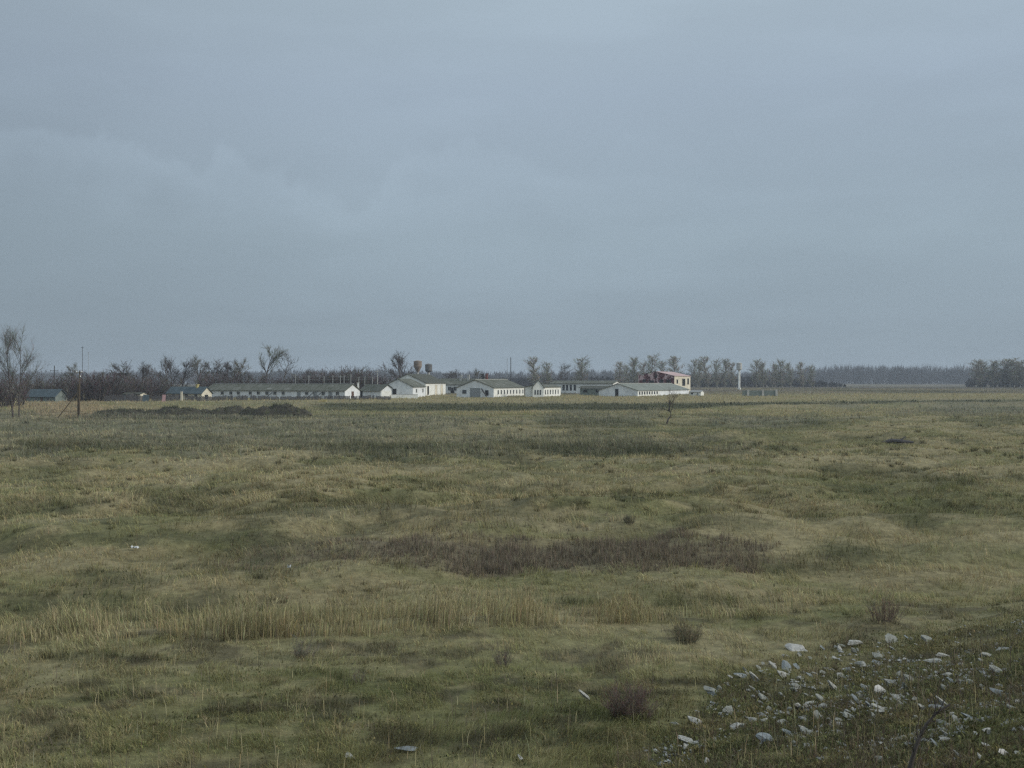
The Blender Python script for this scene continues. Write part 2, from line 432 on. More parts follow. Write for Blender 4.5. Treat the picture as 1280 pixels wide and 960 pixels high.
def field_colour(X, Y):
    """albedo of the plants growing at a place"""
    px, py = pxpy(X, Y)
    dry = fbm(X / 6, Y / 4.5, 21, 4)
    big = fbm(X / 30, Y / 22, 22, 3)
    t = smooth((dry * .8 + big * .4 + (fbm(X / 1.6, Y / 1.1, 28, 3) - .5) * .5 - .44) / .24)
    near = smooth((py - 690) / 200)
    t = t * (1 - .25 * near)
    c = C['olive'][None] * (1 - t[:, None]) + C['tan'][None] * t[:, None]
    bright = smooth((fbm(X / 3, Y / 2, 27, 3) - .55) / .2) * smooth((big - .4) / .3) * (1 - .6 * near)
    c = c * (1 - .6 * bright[:, None]) + C['pale'][None] * .6 * bright[:, None]
    def mix(c, z, col, k):
        z = (z * k)[:, None]
        return c * (1 - z) + C[col][None] * z
    c = mix(c, zone_green(px, py), 'green', .45)
    g = smooth((fbm(X / 2.2, Y / 2.0, 29, 3) - .5) / .15) * near
    c = mix(c, g, 'green', .24)
    c = mix(c, zone_greyweed(px, py), 'grey', .75)
    mid = smooth((Y - 32) / 12) * (1 - smooth((Y - 170) / 40))
    hol = 1 - smooth((hummock(X, Y) - .12) / .4)
    c = mix(c, hol * mid * smooth((fbm(X / 12, Y / 9, 44, 2) - .25) / .3), 'hollow', .55)
    crestb = smooth((hummock(X, Y) - .75) / .25) * mid
    c = mix(c, crestb * smooth((dry - .35) / .25), 'pale', .45)
    c = mix(c, streaks(X, Y) * smooth((Y - 30) / 10) * (1 - smooth((Y - 150) / 50)) * smooth((fbm(X / 14, Y / 12, 47, 2) - .33) / .25), 'dark', .5)
    lip = smooth((py - reed_line(px) - 3) / 8) * (1 - smooth((py - reed_line(px) - 26 - 30 * fbm(px / 90, py / 60, 48, 2)) / 26))
    c = mix(c, lip * smooth((dry - .28) / .2), 'pale', .42)
    c = mix(c, ell(px, py, 95, 518, 75, 9, .5, 3), 'rust', .6)
    c = mix(c, zone_dark(px, py), 'dark', .52)
    c = mix(c, zone_brush(px, py), 'brush', .7)
    c = mix(c, zone_reed(px, py), 'reed', .5)
    c = mix(c, zone_slope(px, py), 'green', .3)
    c = mix(c, zone_slope(px, py) * smooth((fbm(X / 1.1, Y / 1.1, 40, 3) - .5) / .1), 'soil', .4)
    c = mix(c, smooth((fbm(X / 1.1, Y / .8, 49, 4) - .56) / .07) * (1 - smooth((Y - 26) / 10)), 'soil', .6)
    c = mix(c, smooth((fbm(X / .7, Y / .5, 50, 3) - .6) / .08) * (1 - smooth((Y - 30) / 10)), 'tan', .5)
    # beyond the dike
    ang = X / np.maximum(Y, 5)
    sh = 45 * smooth((ang - 0.12) / 0.4)
    Yb = Y - sh
    bank = smooth((Yb - 205) / 8) * (1 - smooth((Yb - 229) / 6)) * smooth((ang + .215) / .04)
    bank = bank * smooth((Yb - 203 - 16 * smooth((ang - .14) / .1) - 14 * (fbm(X / 22, Y / 30, 62, 3) - .4)) / 5)
    bank = bank * (.6 + .4 * smooth((fbm(X / 14, Y / 9, 61, 2) - .3) / .2))
    c = mix(c, bank, 'dark', .88)
    crest = smooth((Yb - 236) / 6) * (1 - smooth((Yb - 290) / 40))
    c = mix(c, crest, 'tan', .7)
    far = smooth((Yb - 300) / 40)
    c = mix(c, far * (.55 + .45 * smooth((fbm(X / 60, Y / 90, 66, 3) - .35) / .3)), 'stubble', .95)
    c = mix(c, far * smooth((fbm(X / 50, Y / 40, 67, 3) - .56) / .05), 'dark', .5)
    return c, px, py, bank

# ------------------------------------------------------------------ ground
def build_ground():
    rows = np.concatenate([np.linspace(-60, 8, 24), np.linspace(8.5, 60, 190), np.geomspace(60.5, 460, 220), np.geomspace(470, 4000, 50)])
    s = np.linspace(-1, 1, 381); s = np.sign(s) * np.abs(s) ** 1.35
    hw = 60 + 1.15 * np.maximum(rows, 0)
    Y = np.repeat(rows[:, None], len(s), 1); X = hw[:, None] * s[None]
    Z = gz(X.ravel(), Y.ravel())
    V = np.stack([X.ravel(), Y.ravel(), Z], 1)
    nr, nc = len(rows), len(s)
    i = (np.arange(nr - 1)[:, None] * nc + np.arange(nc - 1)[None]).ravel()
    T = np.concatenate([np.stack([i, i + 1, i + nc + 1], 1), np.stack([i, i + nc + 1, i + nc], 1)])
    c, *_ = field_colour(X.ravel(), np.maximum(Y.ravel(), 6))
    m, t, b = new_mat("ground_turf")
    a = t.nodes.new("ShaderNodeAttribute"); a.attribute_name = "Col"
    tcn = t.nodes.new("ShaderNodeTexCoord")
    n = t.nodes.new("ShaderNodeTexNoise"); n.inputs["Scale"].default_value = 2.6; n.inputs["Detail"].default_value = 8; n.inputs["Roughness"].default_value = .7
    t.links.new(tcn.outputs["Object"], n.inputs["Vector"])
    r = t.nodes.new("ShaderNodeMapRange"); r.inputs[1].default_value = .3; r.inputs[2].default_value = .7; r.inputs[3].default_value = .45; r.inputs[4].default_value = 1.05
    t.links.new(n.outputs[0], r.inputs[0])
    v = t.nodes.new("ShaderNodeVectorMath"); v.operation = 'SCALE'
    t.links.new(a.outputs["Color"], v.inputs[0]); t.links.new(r.outputs[0], v.inputs[3])
    t.links.new(v.outputs[0], b.inputs["Base Color"])
    bp = t.nodes.new("ShaderNodeBump"); bp.inputs["Strength"].default_value = .7; bp.inputs["Distance"].default_value = .12
    t.links.new(n.outputs[0], bp.inputs["Height"]); t.links.new(bp.outputs[0], b.inputs["Normal"])
    o = link("ground", np_mesh("ground", V, T, m, c * .8, True))
    tag(o, "rolling dry grass field running out to the far wood", "ground", kind="structure")
build_ground()

# ------------------------------------------------------------------ blades
def blades(P, h, w, az, lean, col, seg=2, tip=1.15, root=.75, wob=.0):
    """flat tapered blades: P (N,3) roots, h heights, w widths, az lean direction, lean 0..1"""
    N = len(P)
    fa = RNG.uniform(0, 2 * np.pi, N)
    sx = np.cos(fa) * w * .5; sy = np.sin(fa) * w * .5
    lx = np.cos(az) * lean; ly = np.sin(az) * lean
    up = np.sqrt(np.clip(1 - lean ** 2, .05, 1))
    P = np.asarray(P, float)
    if seg == 2:
        V = np.zeros((N, 5, 3)); hm = h * .55
        V[:, 0] = P + np.stack([sx, sy, 0 * sx], 1); V[:, 1] = P - np.stack([sx, sy, 0 * sx], 1)
        mid = P + np.stack([lx * hm * .5, ly * hm * .5, hm * (up * .5 + .5)], 1)
        V[:, 2] = mid + np.stack([sx, sy, 0 * sx], 1) * .75; V[:, 3] = mid - np.stack([sx, sy, 0 * sx], 1) * .75
        V[:, 4] = P + np.stack([lx * h, ly * h, h * up], 1)
        k = np.arange(N)[:, None] * 5
        T = np.stack([k + 0, k + 1, k + 3, k + 0, k + 3, k + 2, k + 2, k + 3, k + 4], 2).reshape(-1, 3)
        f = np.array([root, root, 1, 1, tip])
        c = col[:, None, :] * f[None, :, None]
        return V.reshape(-1, 3), T, c.reshape(-1, 3)
    V = np.zeros((N, 3, 3))
    V[:, 0] = P + np.stack([sx, sy, 0 * sx], 1); V[:, 1] = P - np.stack([sx, sy, 0 * sx], 1)
    V[:, 2] = P + np.stack([lx * h, ly * h, h * up], 1)
    T = np.arange(N * 3).reshape(-1, 3)
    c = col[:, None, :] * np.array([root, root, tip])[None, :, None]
    return V.reshape(-1, 3), T, c.reshape(-1, 3)

def combine(parts):
    vs_, ts_, cs_ = [], [], []; b = 0
    for v, t, c in parts:
        vs_.append(v); ts_.append(t + b); cs_.append(c); b += len(v)
    return np.concatenate(vs_), np.concatenate(ts_), np.concatenate(cs_)

def vary(c, s=.26, hue=.06):
    N = len(c)
    k = np.exp(RNG.normal(0, s, N))[:, None]
    return np.clip(c * k * np.exp(RNG.normal(0, hue, (N, 3))), .008, .75)

def screen_points(n, px0, px1, py0, py1):
    px = RNG.uniform(px0, px1, n); py = RNG.uniform(py0, py1, n)
    Y = (CAMZ - .1) * F / (py - HZ); X = (px - 640) / F * Y
    return X, Y

def wind(X, Y):
    return fbm(X / 4, Y / 4, 81, 2) * 2 * np.pi * 1.5 - .8

def build_grass():
    parts = []
    # near: real blades
    for (n, a, b_, xa, xb) in ((400000, 640, 1110, -260, 1540), (110000, 1110, 1420, 560, 2100), (190000, 560, 645, -260, 1540)):
        X, Y = screen_points(n, xa, xb, a, b_)
        # clumping
        X += (RNG.random(n) ** 2) * .0
        c, px, py, bank = field_colour(X, Y)
        tuft = fbm(X / .55, Y / .55, 91, 2); med = fbm(X / 2.5, Y / 2.0, 92, 3)
        h = (.07 + .16 * smooth((tuft - .35) / .4) * (.5 + med)) * RNG.uniform(.55, 1.35, n)
        mid = smooth((Y - 24) / 20)
        h = h * (1 + .9 * mid)
        h *= 1 - .35 * zone_slope(px, py)
        h = h * (1 + .6 * zone_greyweed(px, py)) * (1 + .5 * zone_dark(px, py))
        w = np.maximum(.007, Y * .00042) * RNG.uniform(.7, 1.5, n)
        keep = RNG.random(n) < (.35 + .65 * smooth((tuft - .3) / .25))
        az = wind(X, Y) + RNG.normal(0, .7, n); lean = np.clip(RNG.normal(.68 , .2, n), 0, .97)
        P = np.stack([X, Y, gz(X, Y) - .015], 1)
        k = keep
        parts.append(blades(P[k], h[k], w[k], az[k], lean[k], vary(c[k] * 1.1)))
    # middle distance
    n = 230000
    X, Y = screen_points(n, -260, 1540, 513, 565)
    c, px, py, bank = field_colour(X, Y)
    h = (.14 + .24 * fbm(X / 6, Y / 5, 93, 3)) * RNG.uniform(.6, 1.4, n) * (1 + .6 * zone_greyweed(px, py)) * (1 + .5 * zone_dark(px, py))
    w = Y * .00055 * RNG.uniform(.6, 1.5, n)
    az = wind(X, Y) + RNG.normal(0, .9, n); lean = np.clip(RNG.normal(.6, .2, n), 0, .95)
    parts.append(blades(np.stack([X, Y, gz(X, Y) - .02], 1), h, w, az, lean, vary(c * 1.1), seg=1, root=.8))
    # dike and the fields beyond
    n = 150000
    Y = 185 + 420 * RNG.random(n) ** 1.7; X = RNG.uniform(-.72, .72, n) * Y
    c, px, py, bank = field_colour(X, Y)
    h = (.3 + .3 * fbm(X / 9, Y / 9, 94, 3)) * RNG.uniform(.6, 1.4, n) 
    w = Y * .00055 * RNG.uniform(.6, 1.5, n)
    az = RNG.uniform(0, 6.28, n); lean = np.clip(RNG.normal(.35, .2, n), 0, .9)
    parts.append(blades(np.stack([X, Y, gz(X, Y) - .03], 1), h, w, az, lean, vary(c * 1.1), seg=1, root=.85))
    # tussocks
    m = 34
    for (n, a, b_) in ((2600, 640, 1150), (2600, 560, 660), (1800, 520, 575)):
        X, Y = screen_points(n, -260, 1540, a, b_)
        c0, px, py, bank = field_colour(X, Y)
        k = RNG.random(n) < smooth((fbm(X / 5, Y / 4, 95, 3) - .3) / .3) * (1 - zone_slope(px, py))
        X, Y, c0 = X[k], Y[k], c0[k]; n = len(X)
        rr = RNG.uniform(.08, .22, n) * np.interp(Y, [20, 80], [.8, 1.5])
        dark = RNG.random((n, 1)) < .45
        c0 = np.where(dark, c0 * .42 + np.array([[.02, .022, .01]]), c0 * .7 + C['pale'][None] * .45)
        rep_ = lambda q: np.repeat(q, m, 0)
        Xr, Yr_, R2 = rep_(X), rep_(Y), rep_(rr); N = n * m
        a2 = RNG.uniform(0, 6.28, N); q = np.sqrt(RNG.random(N)) * R2
        Xr = Xr + np.cos(a2) * q; Yr_ = Yr_ + np.sin(a2) * q
        hh = R2 * RNG.uniform(.9, 1.9, N)
        az = a2 + RNG.normal(0, .5, N); lean = np.clip(.25 + .6 * q / R2 + RNG.normal(0, .15, N), 0, .95)
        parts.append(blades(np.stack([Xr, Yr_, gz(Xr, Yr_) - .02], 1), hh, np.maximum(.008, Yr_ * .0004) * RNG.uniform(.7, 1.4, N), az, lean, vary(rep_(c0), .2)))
    v, t, c = combine(parts)
    o = link("field_grass", np_mesh("field_grass", v, t, M_GRASS, c))
    tag(o, "short olive and straw coloured grass covering the whole field", "grass", kind="stuff")

def build_reeds():
    n = 120000
    X, Y = screen_points(n, -260, 1100, 735, 835)
    px, py = pxpy(X, Y)
    z = zone_reed(px, py)
    k = RNG.random(n) < z * .62 * smooth((fbm(X / 1.1, Y / .9, 101, 3) - .26) / .3)
    X, Y, px, py = X[k], Y[k], px[k], py[k]; n = len(X)
    clump = fbm(X / 1.6, Y / 1.2, 102, 3)
    h = (.35 + .75 * smooth((clump - .3) / .4)) * RNG.uniform(.6, 1.25, n) * np.interp(px, [-300, 0, 250, 450, 640, 900], [.55, .6, .8, 1, .85, .6])
    base = C['reed'][None] * .5 + .5 * np.where(RNG.random(n)[:, None] < .5, C['pale'][None], C['olive'][None])
    rust = smooth((fbm(X / 1.4, Y / 1.4, 103, 3) - .52) / .15)[:, None]
    base = base * (1 - .3 * rust) + np.array([[.38, .29, .15]]) * .3 * rust
    P = np.stack([X, Y, gz(X, Y) - .02], 1)
    az = wind(X * .6, Y * .6) + RNG.normal(0, .8, n); lean = np.clip(np.abs(RNG.normal(0, .2, n)) + .35 * smooth((fbm(X / 1.3, Y / 1.3, 104, 2) - .5) / .2) + (RNG.random(n) < .1) * .4, 0, .9)
    h *= np.where(RNG.random(n) < .45, .6, 1.0)
    parts = [blades(P, h, RNG.uniform(.008, .02, n), az, lean, vary(base, .28), root=.75)]
    # drooping leaves and loose seed heads on the taller stems
    k = (RNG.random(n) < .5) & (h > .45)
    up = np.sqrt(1 - lean ** 2)
    q = RNG.uniform(.35, .95, n)
    Pl = P + np.stack([np.cos(az) * lean * h * q, np.sin(az) * lean * h * q, h * up * q], 1)
    m_ = int(k.sum())
    parts.append(blades(Pl[k], RNG.uniform(.12, .3, m_), RNG.uniform(.008, .02, m_), RNG.uniform(0, 6.28, m_), RNG.uniform(.5, .98, m_), vary(base[k] * .9, .25)))
    k = (RNG.random(n) < .16) & (h > .6); m_ = int(k.sum())
    Pt = P + np.stack([np.cos(az) * lean * h, np.sin(az) * lean * h, h * up * .96], 1)
    parts.append(blades(Pt[k], RNG.uniform(.08, .16, m_), RNG.uniform(.025, .045, m_), az[k], np.clip(lean[k] + .2, 0, .9), vary(base[k] * .75, .2), tip=1))
    v, t, c = combine(parts)
    o = link("dry_reeds", np_mesh("dry_reeds", v, t, M_GRASS, c))
    tag(o, "belt of tall straw coloured dry reeds along the near ditch", "reeds", kind="stuff")

def twig_fans(P, h, n_each, w, spread, col, seed_s=.2):
    """upright fans of thin twigs growing from each root"""
    N = len(P)
    P2 = np.repeat(P, n_each, 0); h2 = np.repeat(h, n_each) * RNG.uniform(.45, 1.1, N * n_each)
    az = RNG.uniform(0, 6.28, N * n_each); lean = np.abs(RNG.normal(0, spread, N * n_each)).clip(0, .9)
    w2 = np.repeat(w, n_each) * RNG.uniform(.7, 1.4, N * n_each)
    j = RNG.uniform(-1, 1, (N * n_each, 3)) * (h2 * .12)[:, None]; j[:, 2] = 0
    c = np.repeat(col, n_each, 0)
    return blades(P2 + j, h2, w2, az, lean, vary(c, seed_s), root=.9, tip=1.05)

def build_thicket():
    n = 26000
    X, Y = screen_points(n, 250, 1120, 655, 722)
    px, py = pxpy(X, Y)
    z = zone_brush(px, py)
    k = RNG.random(n) < z * .8 * smooth((fbm(X / 1.3, Y / 1.2, 111, 3) - .26) / .3)
    X, Y, z = X[k], Y[k], z[k]; n = len(X)
    h = (.15 + .62 * fbm(X / 2.4, Y / 2, 112, 3)) * (.3 + .7 * z) * RNG.uniform(.6, 1.15, n)
    red = fbm(X / 3, Y / 3, 113, 2)[:, None]
    base = C['brush'][None] * (.95 - .35 * red) + np.array([[.20, .17, .115]]) * .6 * red
    v, t, c = twig_fans(np.stack([X, Y, gz(X, Y) - .02], 1), h, 7, np.full(n, .012), .28, base)
    o = link("brush_thicket", np_mesh("brush_thicket", v, t, M_TWIG, c))
    tag(o, "long band of purplish brown leafless brush in the middle of the field", "brush", kind="stuff")

def build_weeds():
    parts = []
    # dark weed belts in the field
    n = 60000
    X, Y = screen_points(n, -200, 1480, 522, 860)
    px, py = pxpy(X, Y)
    z = zone_dark(px, py) * (1 - .6 * smooth((py - 790) / 30))
    k = RNG.random(n) < z * .32 * smooth((fbm(X / 1.3, Y / 1.3, 125, 2) - .3) / .3)
    X, Y, py = X[k], Y[k], py[k]; n = len(X)
    h = (.10 + .5 * fbm(X / 2.5, Y / 3.5, 121, 3) ** 1.3) * RNG.uniform(.6, 1.2, n) * np.interp(Y, [24, 50, 120], [.7, .75, 1.25])
    base = C['dark'][None] * (.8 + .7 * RNG.random((n, 1))) + np.array([[.03, .03, .012]]) * RNG.random((n, 1))
    parts.append(twig_fans(np.stack([X, Y, gz(X, Y) - .02], 1), h, 5, np.maximum(.012, Y * .0004), .3, base))
    # grey standing weeds further out
    n = 26000
    X, Y = screen_points(n, -260, 1540, 508, 580)
    px, py = pxpy(X, Y)
    k = RNG.random(n) < zone_greyweed(px, py) * .5
    X, Y = X[k], Y[k]; n = len(X)
    h = (.35 + .9 * fbm(X / 6, Y / 8, 122, 3)) * RNG.uniform(.6, 1.2, n)
    base = C['grey'][None] * (.65 + .5 * RNG.random((n, 1)))
    parts.append(twig_fans(np.stack([X, Y, gz(X, Y) - .02], 1), h, 4, Y * .00035, .2, base))
    # dark weeds on the dike
    n = 30000
    Y = RNG.uniform(200, 290, n); X = RNG.uniform(-.25, .72, n) * Y
    c, px, py, bank = field_colour(X, Y)
    k = RNG.random(n) < bank * .4
    X, Y = X[k], Y[k]; n = len(X)
    h = (.15 + .6 * fbm(X / 5, Y / 8, 123, 3)) * RNG.uniform(.6, 1.2, n)
    base = np.array([[.052, .063, .040]]) * (.7 + .9 * fbm(X / 20, Y / 20, 124, 3)[:, None])
    parts.append(twig_fans(np.stack([X, Y, gz(X, Y) - .02], 1), h, 4, Y * .0005, .25, base))
    v, t, c = combine(parts)
    o = link("standing_weeds", np_mesh("standing_weeds", v, t, M_TWIG, c))
    tag(o, "dark and grey belts of dead standing weeds across the field and dike", "weeds", kind="stuff")

def build_slope_plants():
    # small leafy ground cover on the near turf and the rubble slope
    n = 380000
    X, Y = screen_points(n, -200, 1500, 780, 1080)
    X2, Y2 = screen_points(150000, 560, 2000, 1080, 1420)
    X = np.concatenate([X, X2]); Y = np.concatenate([Y, Y2]); n = len(X)
    px, py = pxpy(X, Y)
    s = zone_slope(px, py)
    pat = smooth((fbm(X / .8, Y / .7, 131, 4) - .45) / .12)
    k = RNG.random(n) < np.clip(.8 * s * (.25 + .75 * pat) + .16 * pat * smooth((py - 800) / 100), 0, 1)
    X, Y, px, py, s = X[k], Y[k], px[k], py[k], s[k]; n = len(X)
    h = RNG.uniform(.03, .085, n); w = RNG.uniform(.012, .036, n)
    z0 = gz(X, Y) + RNG.uniform(-.01, .08, n) * (.4 + fbm(X / .5, Y / .5, 132, 2))
    g = fbm(X / 1.4, Y / 1.2, 133, 3)[:, None]
    base = np.array([[.150, .150, .068]]) * (.55 + .75 * g) + np.array([[.05, .03, .012]]) * smooth((fbm(X / .6, Y / .6, 134, 2) - .5) / .2)[:, None]
    az = RNG.uniform(0, 6.28, n); lean = RNG.uniform(.45, .97, n)
    v, t, c = blades(np.stack([X, Y, z0], 1), h, w, az, lean, vary(base, .3), root=.9)
    o = link("ground_cover", np_mesh("ground_cover", v, t, M_GRASS, c))
    tag(o, "low dark green leafy weeds among the stones of the near slope", "ground cover", kind="stuff")
    # sparse pale stalks
    n = 2600
    X, Y = screen_points(n, -200, 1500, 790, 1060)
    px, py = pxpy(X, Y)
    h = RNG.uniform(.15, .5, n)
    base = np.where(RNG.random((n, 1)) < .5, C['pale'][None], C['purple'][None] * .7)
    v, t, c = blades(np.stack([X, Y, gz(X, Y)], 1), h, np.full(n, .009), RNG.uniform(0, 6.28, n), np.abs(RNG.normal(.1, .2, n)).clip(0, .8), vary(base))
    o = link("dead_stalks", np_mesh("dead_stalks", v, t, M_TWIG, c))
    tag(o, "thin dead stalks standing up out of the near turf", "dead stalks", kind="stuff")

build_grass(); build_reeds(); build_thicket(); build_weeds(); build_slope_plants()

# ------------------------------------------------------------------ buildings
def line_pos(px, A, B):
    """distance along wall line A->B (world xy) where the photograph's column px crosses it"""
    ax, ay = A; bx, by = B; k = (px - 640) / F
    Ln = math.hypot(bx - ax, by - ay); ux, uy = (bx - ax) / Ln, (by - ay) / Ln
    # ax + t ux = k (ay + t uy)
    return (k * ay - ax) / (ux - k * uy)

class House:
    """gabled building: local x runs along the side from the near corner, local y across the gable"""
    def __init__(s, name, label, cat, A, B, W, zb, wall_h, ridge_h, wall, roof, group=None, eave=.35, ridge=None, broken=False):
        s.A = (at(*A), A[1]); s.B = (at(*B), B[1])
        dx, dy = s.B[0] - s.A[0], s.B[1] - s.A[1]
        s.L = math.hypot(dx, dy); rz = math.atan2(dy, dx)
        vx, vy = -math.sin(rz), math.cos(rz)
        s.sg = 1 if vx * s.A[0] + vy * s.A[1] > 0 else -1     # +y points away from the camera?
        s.W = W; s.vdir = (vx * s.sg, vy * s.sg)
        s.wall_h = wall_h; s.ridge_h = ridge_h
        s.o = empty(name, (s.A[0], s.A[1], zb), rz); tag(s.o, label, cat, group)
        Y = lambda q: q * s.sg
        m = MB(); z0 = -.8; e = .0
        gab = [(0, 0, z0), (0, Y(W), z0), (0, Y(W), wall_h), (0, Y(W / 2), ridge_h - .06), (0, 0, wall_h)]
        p = gab + [(s.L, b, c) for a, b, c in gab]
        m.poly(p, [(0, 1, 2, 3, 4), (9, 8, 7, 6, 5), (0, 4, 9, 5), (4, 3, 8, 9), (3, 2, 7, 8), (2, 1, 6, 7), (1, 0, 5, 6)])
        s.wall = m.build("wall", wall, s.o)
        r = MB(); sl = (ridge_h - wall_h) / (W / 2); th = .13
        for side in ((0,) if broken else (0, 1)):
            ye = -eave if side == 0 else W + eave
            ze = wall_h - sl * eave
            yr = W / 2; x0, x1 = -eave, s.L + eave
            pts = [(x0, Y(ye), ze), (x1, Y(ye), ze), (x1, Y(yr), ridge_h), (x0, Y(yr), ridge_h)]
            r.hexa(pts + [(a, b, c + th) for a, b, c in pts])
        s.roof = r.build("roof", roof, s.o)
        if broken:      # bare rafters and a few sheets left on the far slope
            rf_ = MB(); rn = random.Random(3); x = 0
            while x < s.L:
                e_ = rn.uniform(.0, .5) * W / 2
                rf_.hexa([(x, Y(W - e_), wall_h + sl * e_), (x + .2, Y(W - e_), wall_h + sl * e_), (x + .2, Y(W / 2 + .02), ridge_h), (x, Y(W / 2 + .02), ridge_h),
                          (x, Y(W - e_), wall_h + sl * e_ + .2), (x + .2, Y(W - e_), wall_h + sl * e_ + .2), (x + .2, Y(W / 2 + .02), ridge_h + .2), (x, Y(W / 2 + .02), ridge_h + .2)])
                x += rn.uniform(.8, 1.6)
            rf_.build("rafters", M_DARKROOF, s.o)
        if ridge:
            q = MB().box(-eave - .02, Y(W / 2) - .22, ridge_h + th - .04, s.L + eave + .02, Y(W / 2) + .22, ridge_h + th + .07)
            q.build("ridge_cap", ridge, s.o)
    def _face(s, face, pos):
        """centre x,y on the face and a function giving box corners"""
        if face == 'side':
            return lambda a0, a1, d0, d1, z0, z1: (a0, -s.sg * d0, z0, a1, -s.sg * d1, z1)
        if face == 'end':
            return lambda a0, a1, d0, d1, z0, z1: (s.L + d0, s.sg * a0, z0, s.L + d1, s.sg * a1, z1)
        return lambda a0, a1, d0, d1, z0, z1: (-d0, s.sg * a0, z0, -d1, s.sg * a1, z1)
    def px(s, face, px):
        if face == 'side':
            return line_pos(px, s.A, s.B)
        return line_pos(px, s.A, (s.A[0] + s.vdir[0], s.A[1] + s.vdir[1]))
    def window(s, face, pos, zc, w, h, mat=None, pane=None, frame=.09):
        k = s._face(face, pos); m = MB(); f = frame; d = .07
        a0, a1, z0, z1 = pos - w / 2, pos + w / 2, zc - h / 2, zc + h / 2
        m.box(*k(a0 - f, a1 + f, .0, d, z1, z1 + f)); m.box(*k(a0 - f, a1 + f, .0, d + .05, z0 - f, z0))
        m.box(*k(a0 - f, a0, .0, d, z0, z1)); m.box(*k(a1, a1 + f, .0, d, z0, z1))
        m.box(*k(pos - .02, pos + .02, .005, d - .02, z0, z1))
        fr = m.build("window", mat or M_RIDGE, s.o)
        MB().box(*k(a0, a1, -.05, .02, z0, z1)).build("pane", pane or M_GLASS, fr)
    def opening(s, name, face, pos, z0, z1, w, mat, frame=None):
        k = s._face(face, pos)
        o = MB().box(*k(pos - w / 2, pos + w / 2, -.05, .035, z0, z1)).build(name, mat, s.o)
        if frame:
            f = .11; m = MB()
            m.box(*k(pos - w / 2 - f, pos - w / 2, -.02, .07, z0, z1)); m.box(*k(pos + w / 2, pos + w / 2 + f, -.02, .07, z0, z1))
            m.box(*k(pos - w / 2 - f, pos + w / 2 + f, -.02, .07, z1, z1 + f))
            m.build("frame", frame, o)
        return o
    def chimney(s, x, yq, top, w=.5, mat=None, label=None):
        m = MB(); y = s.sg * yq * s.W
        zr = s.ridge_h - abs(yq - .5) * s.W * (s.ridge_h - s.wall_h) / (s.W / 2) - .2
        m.box(x - w / 2, y - w / 2, zr, x + w / 2, y + w / 2, top - .12); m.box(x - w * .62, y - w * .62, top - .12, x + w * .62, y + w * .62, top)
        c = m.build("chimney", mat or M_CHIM, s.roof)
        if label: c["label"] = label

# long low barn on the left
h = House("long_barn", "long low whitewashed barn with a dark mossy roof and one bright end wall", "barn", (431, 256), (257, 272), 7.6, 2.15, 2.25, 3.85, M_GREYW, M_ROOF, ridge=M_RIDGE)
for p in (263, 278, 288.6, 298, 313, 323, 333.7, 343.7, 354, 383.5, 404.3, 421.8):
    h.window('side', h.px('side', p), 1.5, .85, .7)
for p in (373.6, 394, 413):
    h.opening("door", 'side', h.px('side', p), 0, 1.85, .95, M_GDOOR, M_RIDGE)
h.opening("door", 'gable', 3.9, 0, 2.0, 1.2, M_DOOR)
for p in (386, 396, 335):
    x = h.px('side', p)
    MB().tube([(x - 1.6, -h.sg * .25, 1.75), (x, -h.sg * 1.2, .2)], .09, 6).build("prop", M_FENCE, h.o)
MB().box(-.03, h.sg * 0.0 - .0, -.3, -.05, h.sg * 7.6, .25).build("plinth", M_CONC, h.o)

h = House("shed", "small grey shed with a mossy roof and a sunlit white end, right of the long barn", "shed", (476, 268), (450, 275), 4.6, 2.35, 1.95, 3.5, M_GREYW, M_ROOF)
h.opening("door", 'side', h.px('side', 452), 0, 1.7, 1.0, M_DARK)
MB().box(*h._face('gable', 0)(0.3, 4.3, -.02, .05, .1, 1.9)).build("sunlit_end_panel", M_WHITE, h.o)  # end wall coloured whiter to imitate sun falling on it
# stand-alone white flue
fl = empty("flue_stack", (at(447.6, 266), 266, g1(at(447.6, 266), 266)))
tag(fl, "slim white flue stack between the long barn and the small grey shed", "flue")
MB().box(-.22, -.22, -.3, .22, .22, 4.2).build("shaft", M_WHITE, fl)
MB().box(-.28, -.28, 4.2, .28, .28, 4.32).build("cap", M_CONC, fl)

h = House("barn", "barn with a broad grey gable and a tall dark doorway behind a low white wall", "barn", (516, 270), (531.5, 290), 8.3, 2.2, 3.15, 5.25, M_GREYW, M_ROOF, ridge=None)
h.opening("door", 'gable', h.px('gable', 493), .6, 2.5, 1.0, M_DARK, M_GDOOR)
h.window('side', h.px('side', 520.5), 2.0, 1.6, .9); h.window('side', h.px('side', 528.5), 2.0, 1.6, .9)
# low white wall in front
lw = empty("low_wall", (at(489, 263), 263, g1(at(489, 263), 263)), math.atan2(1.0, at(522, 264) - at(489, 263)))
tag(lw, "low white wall in front of the barn with the broad grey gable", "wall")
MB().box(0, 0, -.5, 7.0, .25, .95).build("wall_body", M_WHITE, lw)
MB().box(-.05, -.05, .95, 7.05, .3, 1.03).build("coping", M_CONC, lw)

h = House("barn", "tall white barn with a dark open doorway and cream pillars below the water towers", "barn", (532, 296), (557, 322), 11, 2.5, 3.85, 6.5, M_WHITE, M_DARKROOF)
h.opening("door", 'side', h.px('side', 535), .3, 2.9, 2.0, M_DARK, M_CREAM)
h.opening("door", 'side', h.px('side', 545), .1, 3.2, 3.0, M_CREAM, M_RIDGE)
h.opening("door", 'side', h.px('side', 552), .1, 3.2, 3.0, M_CREAM, M_RIDGE)

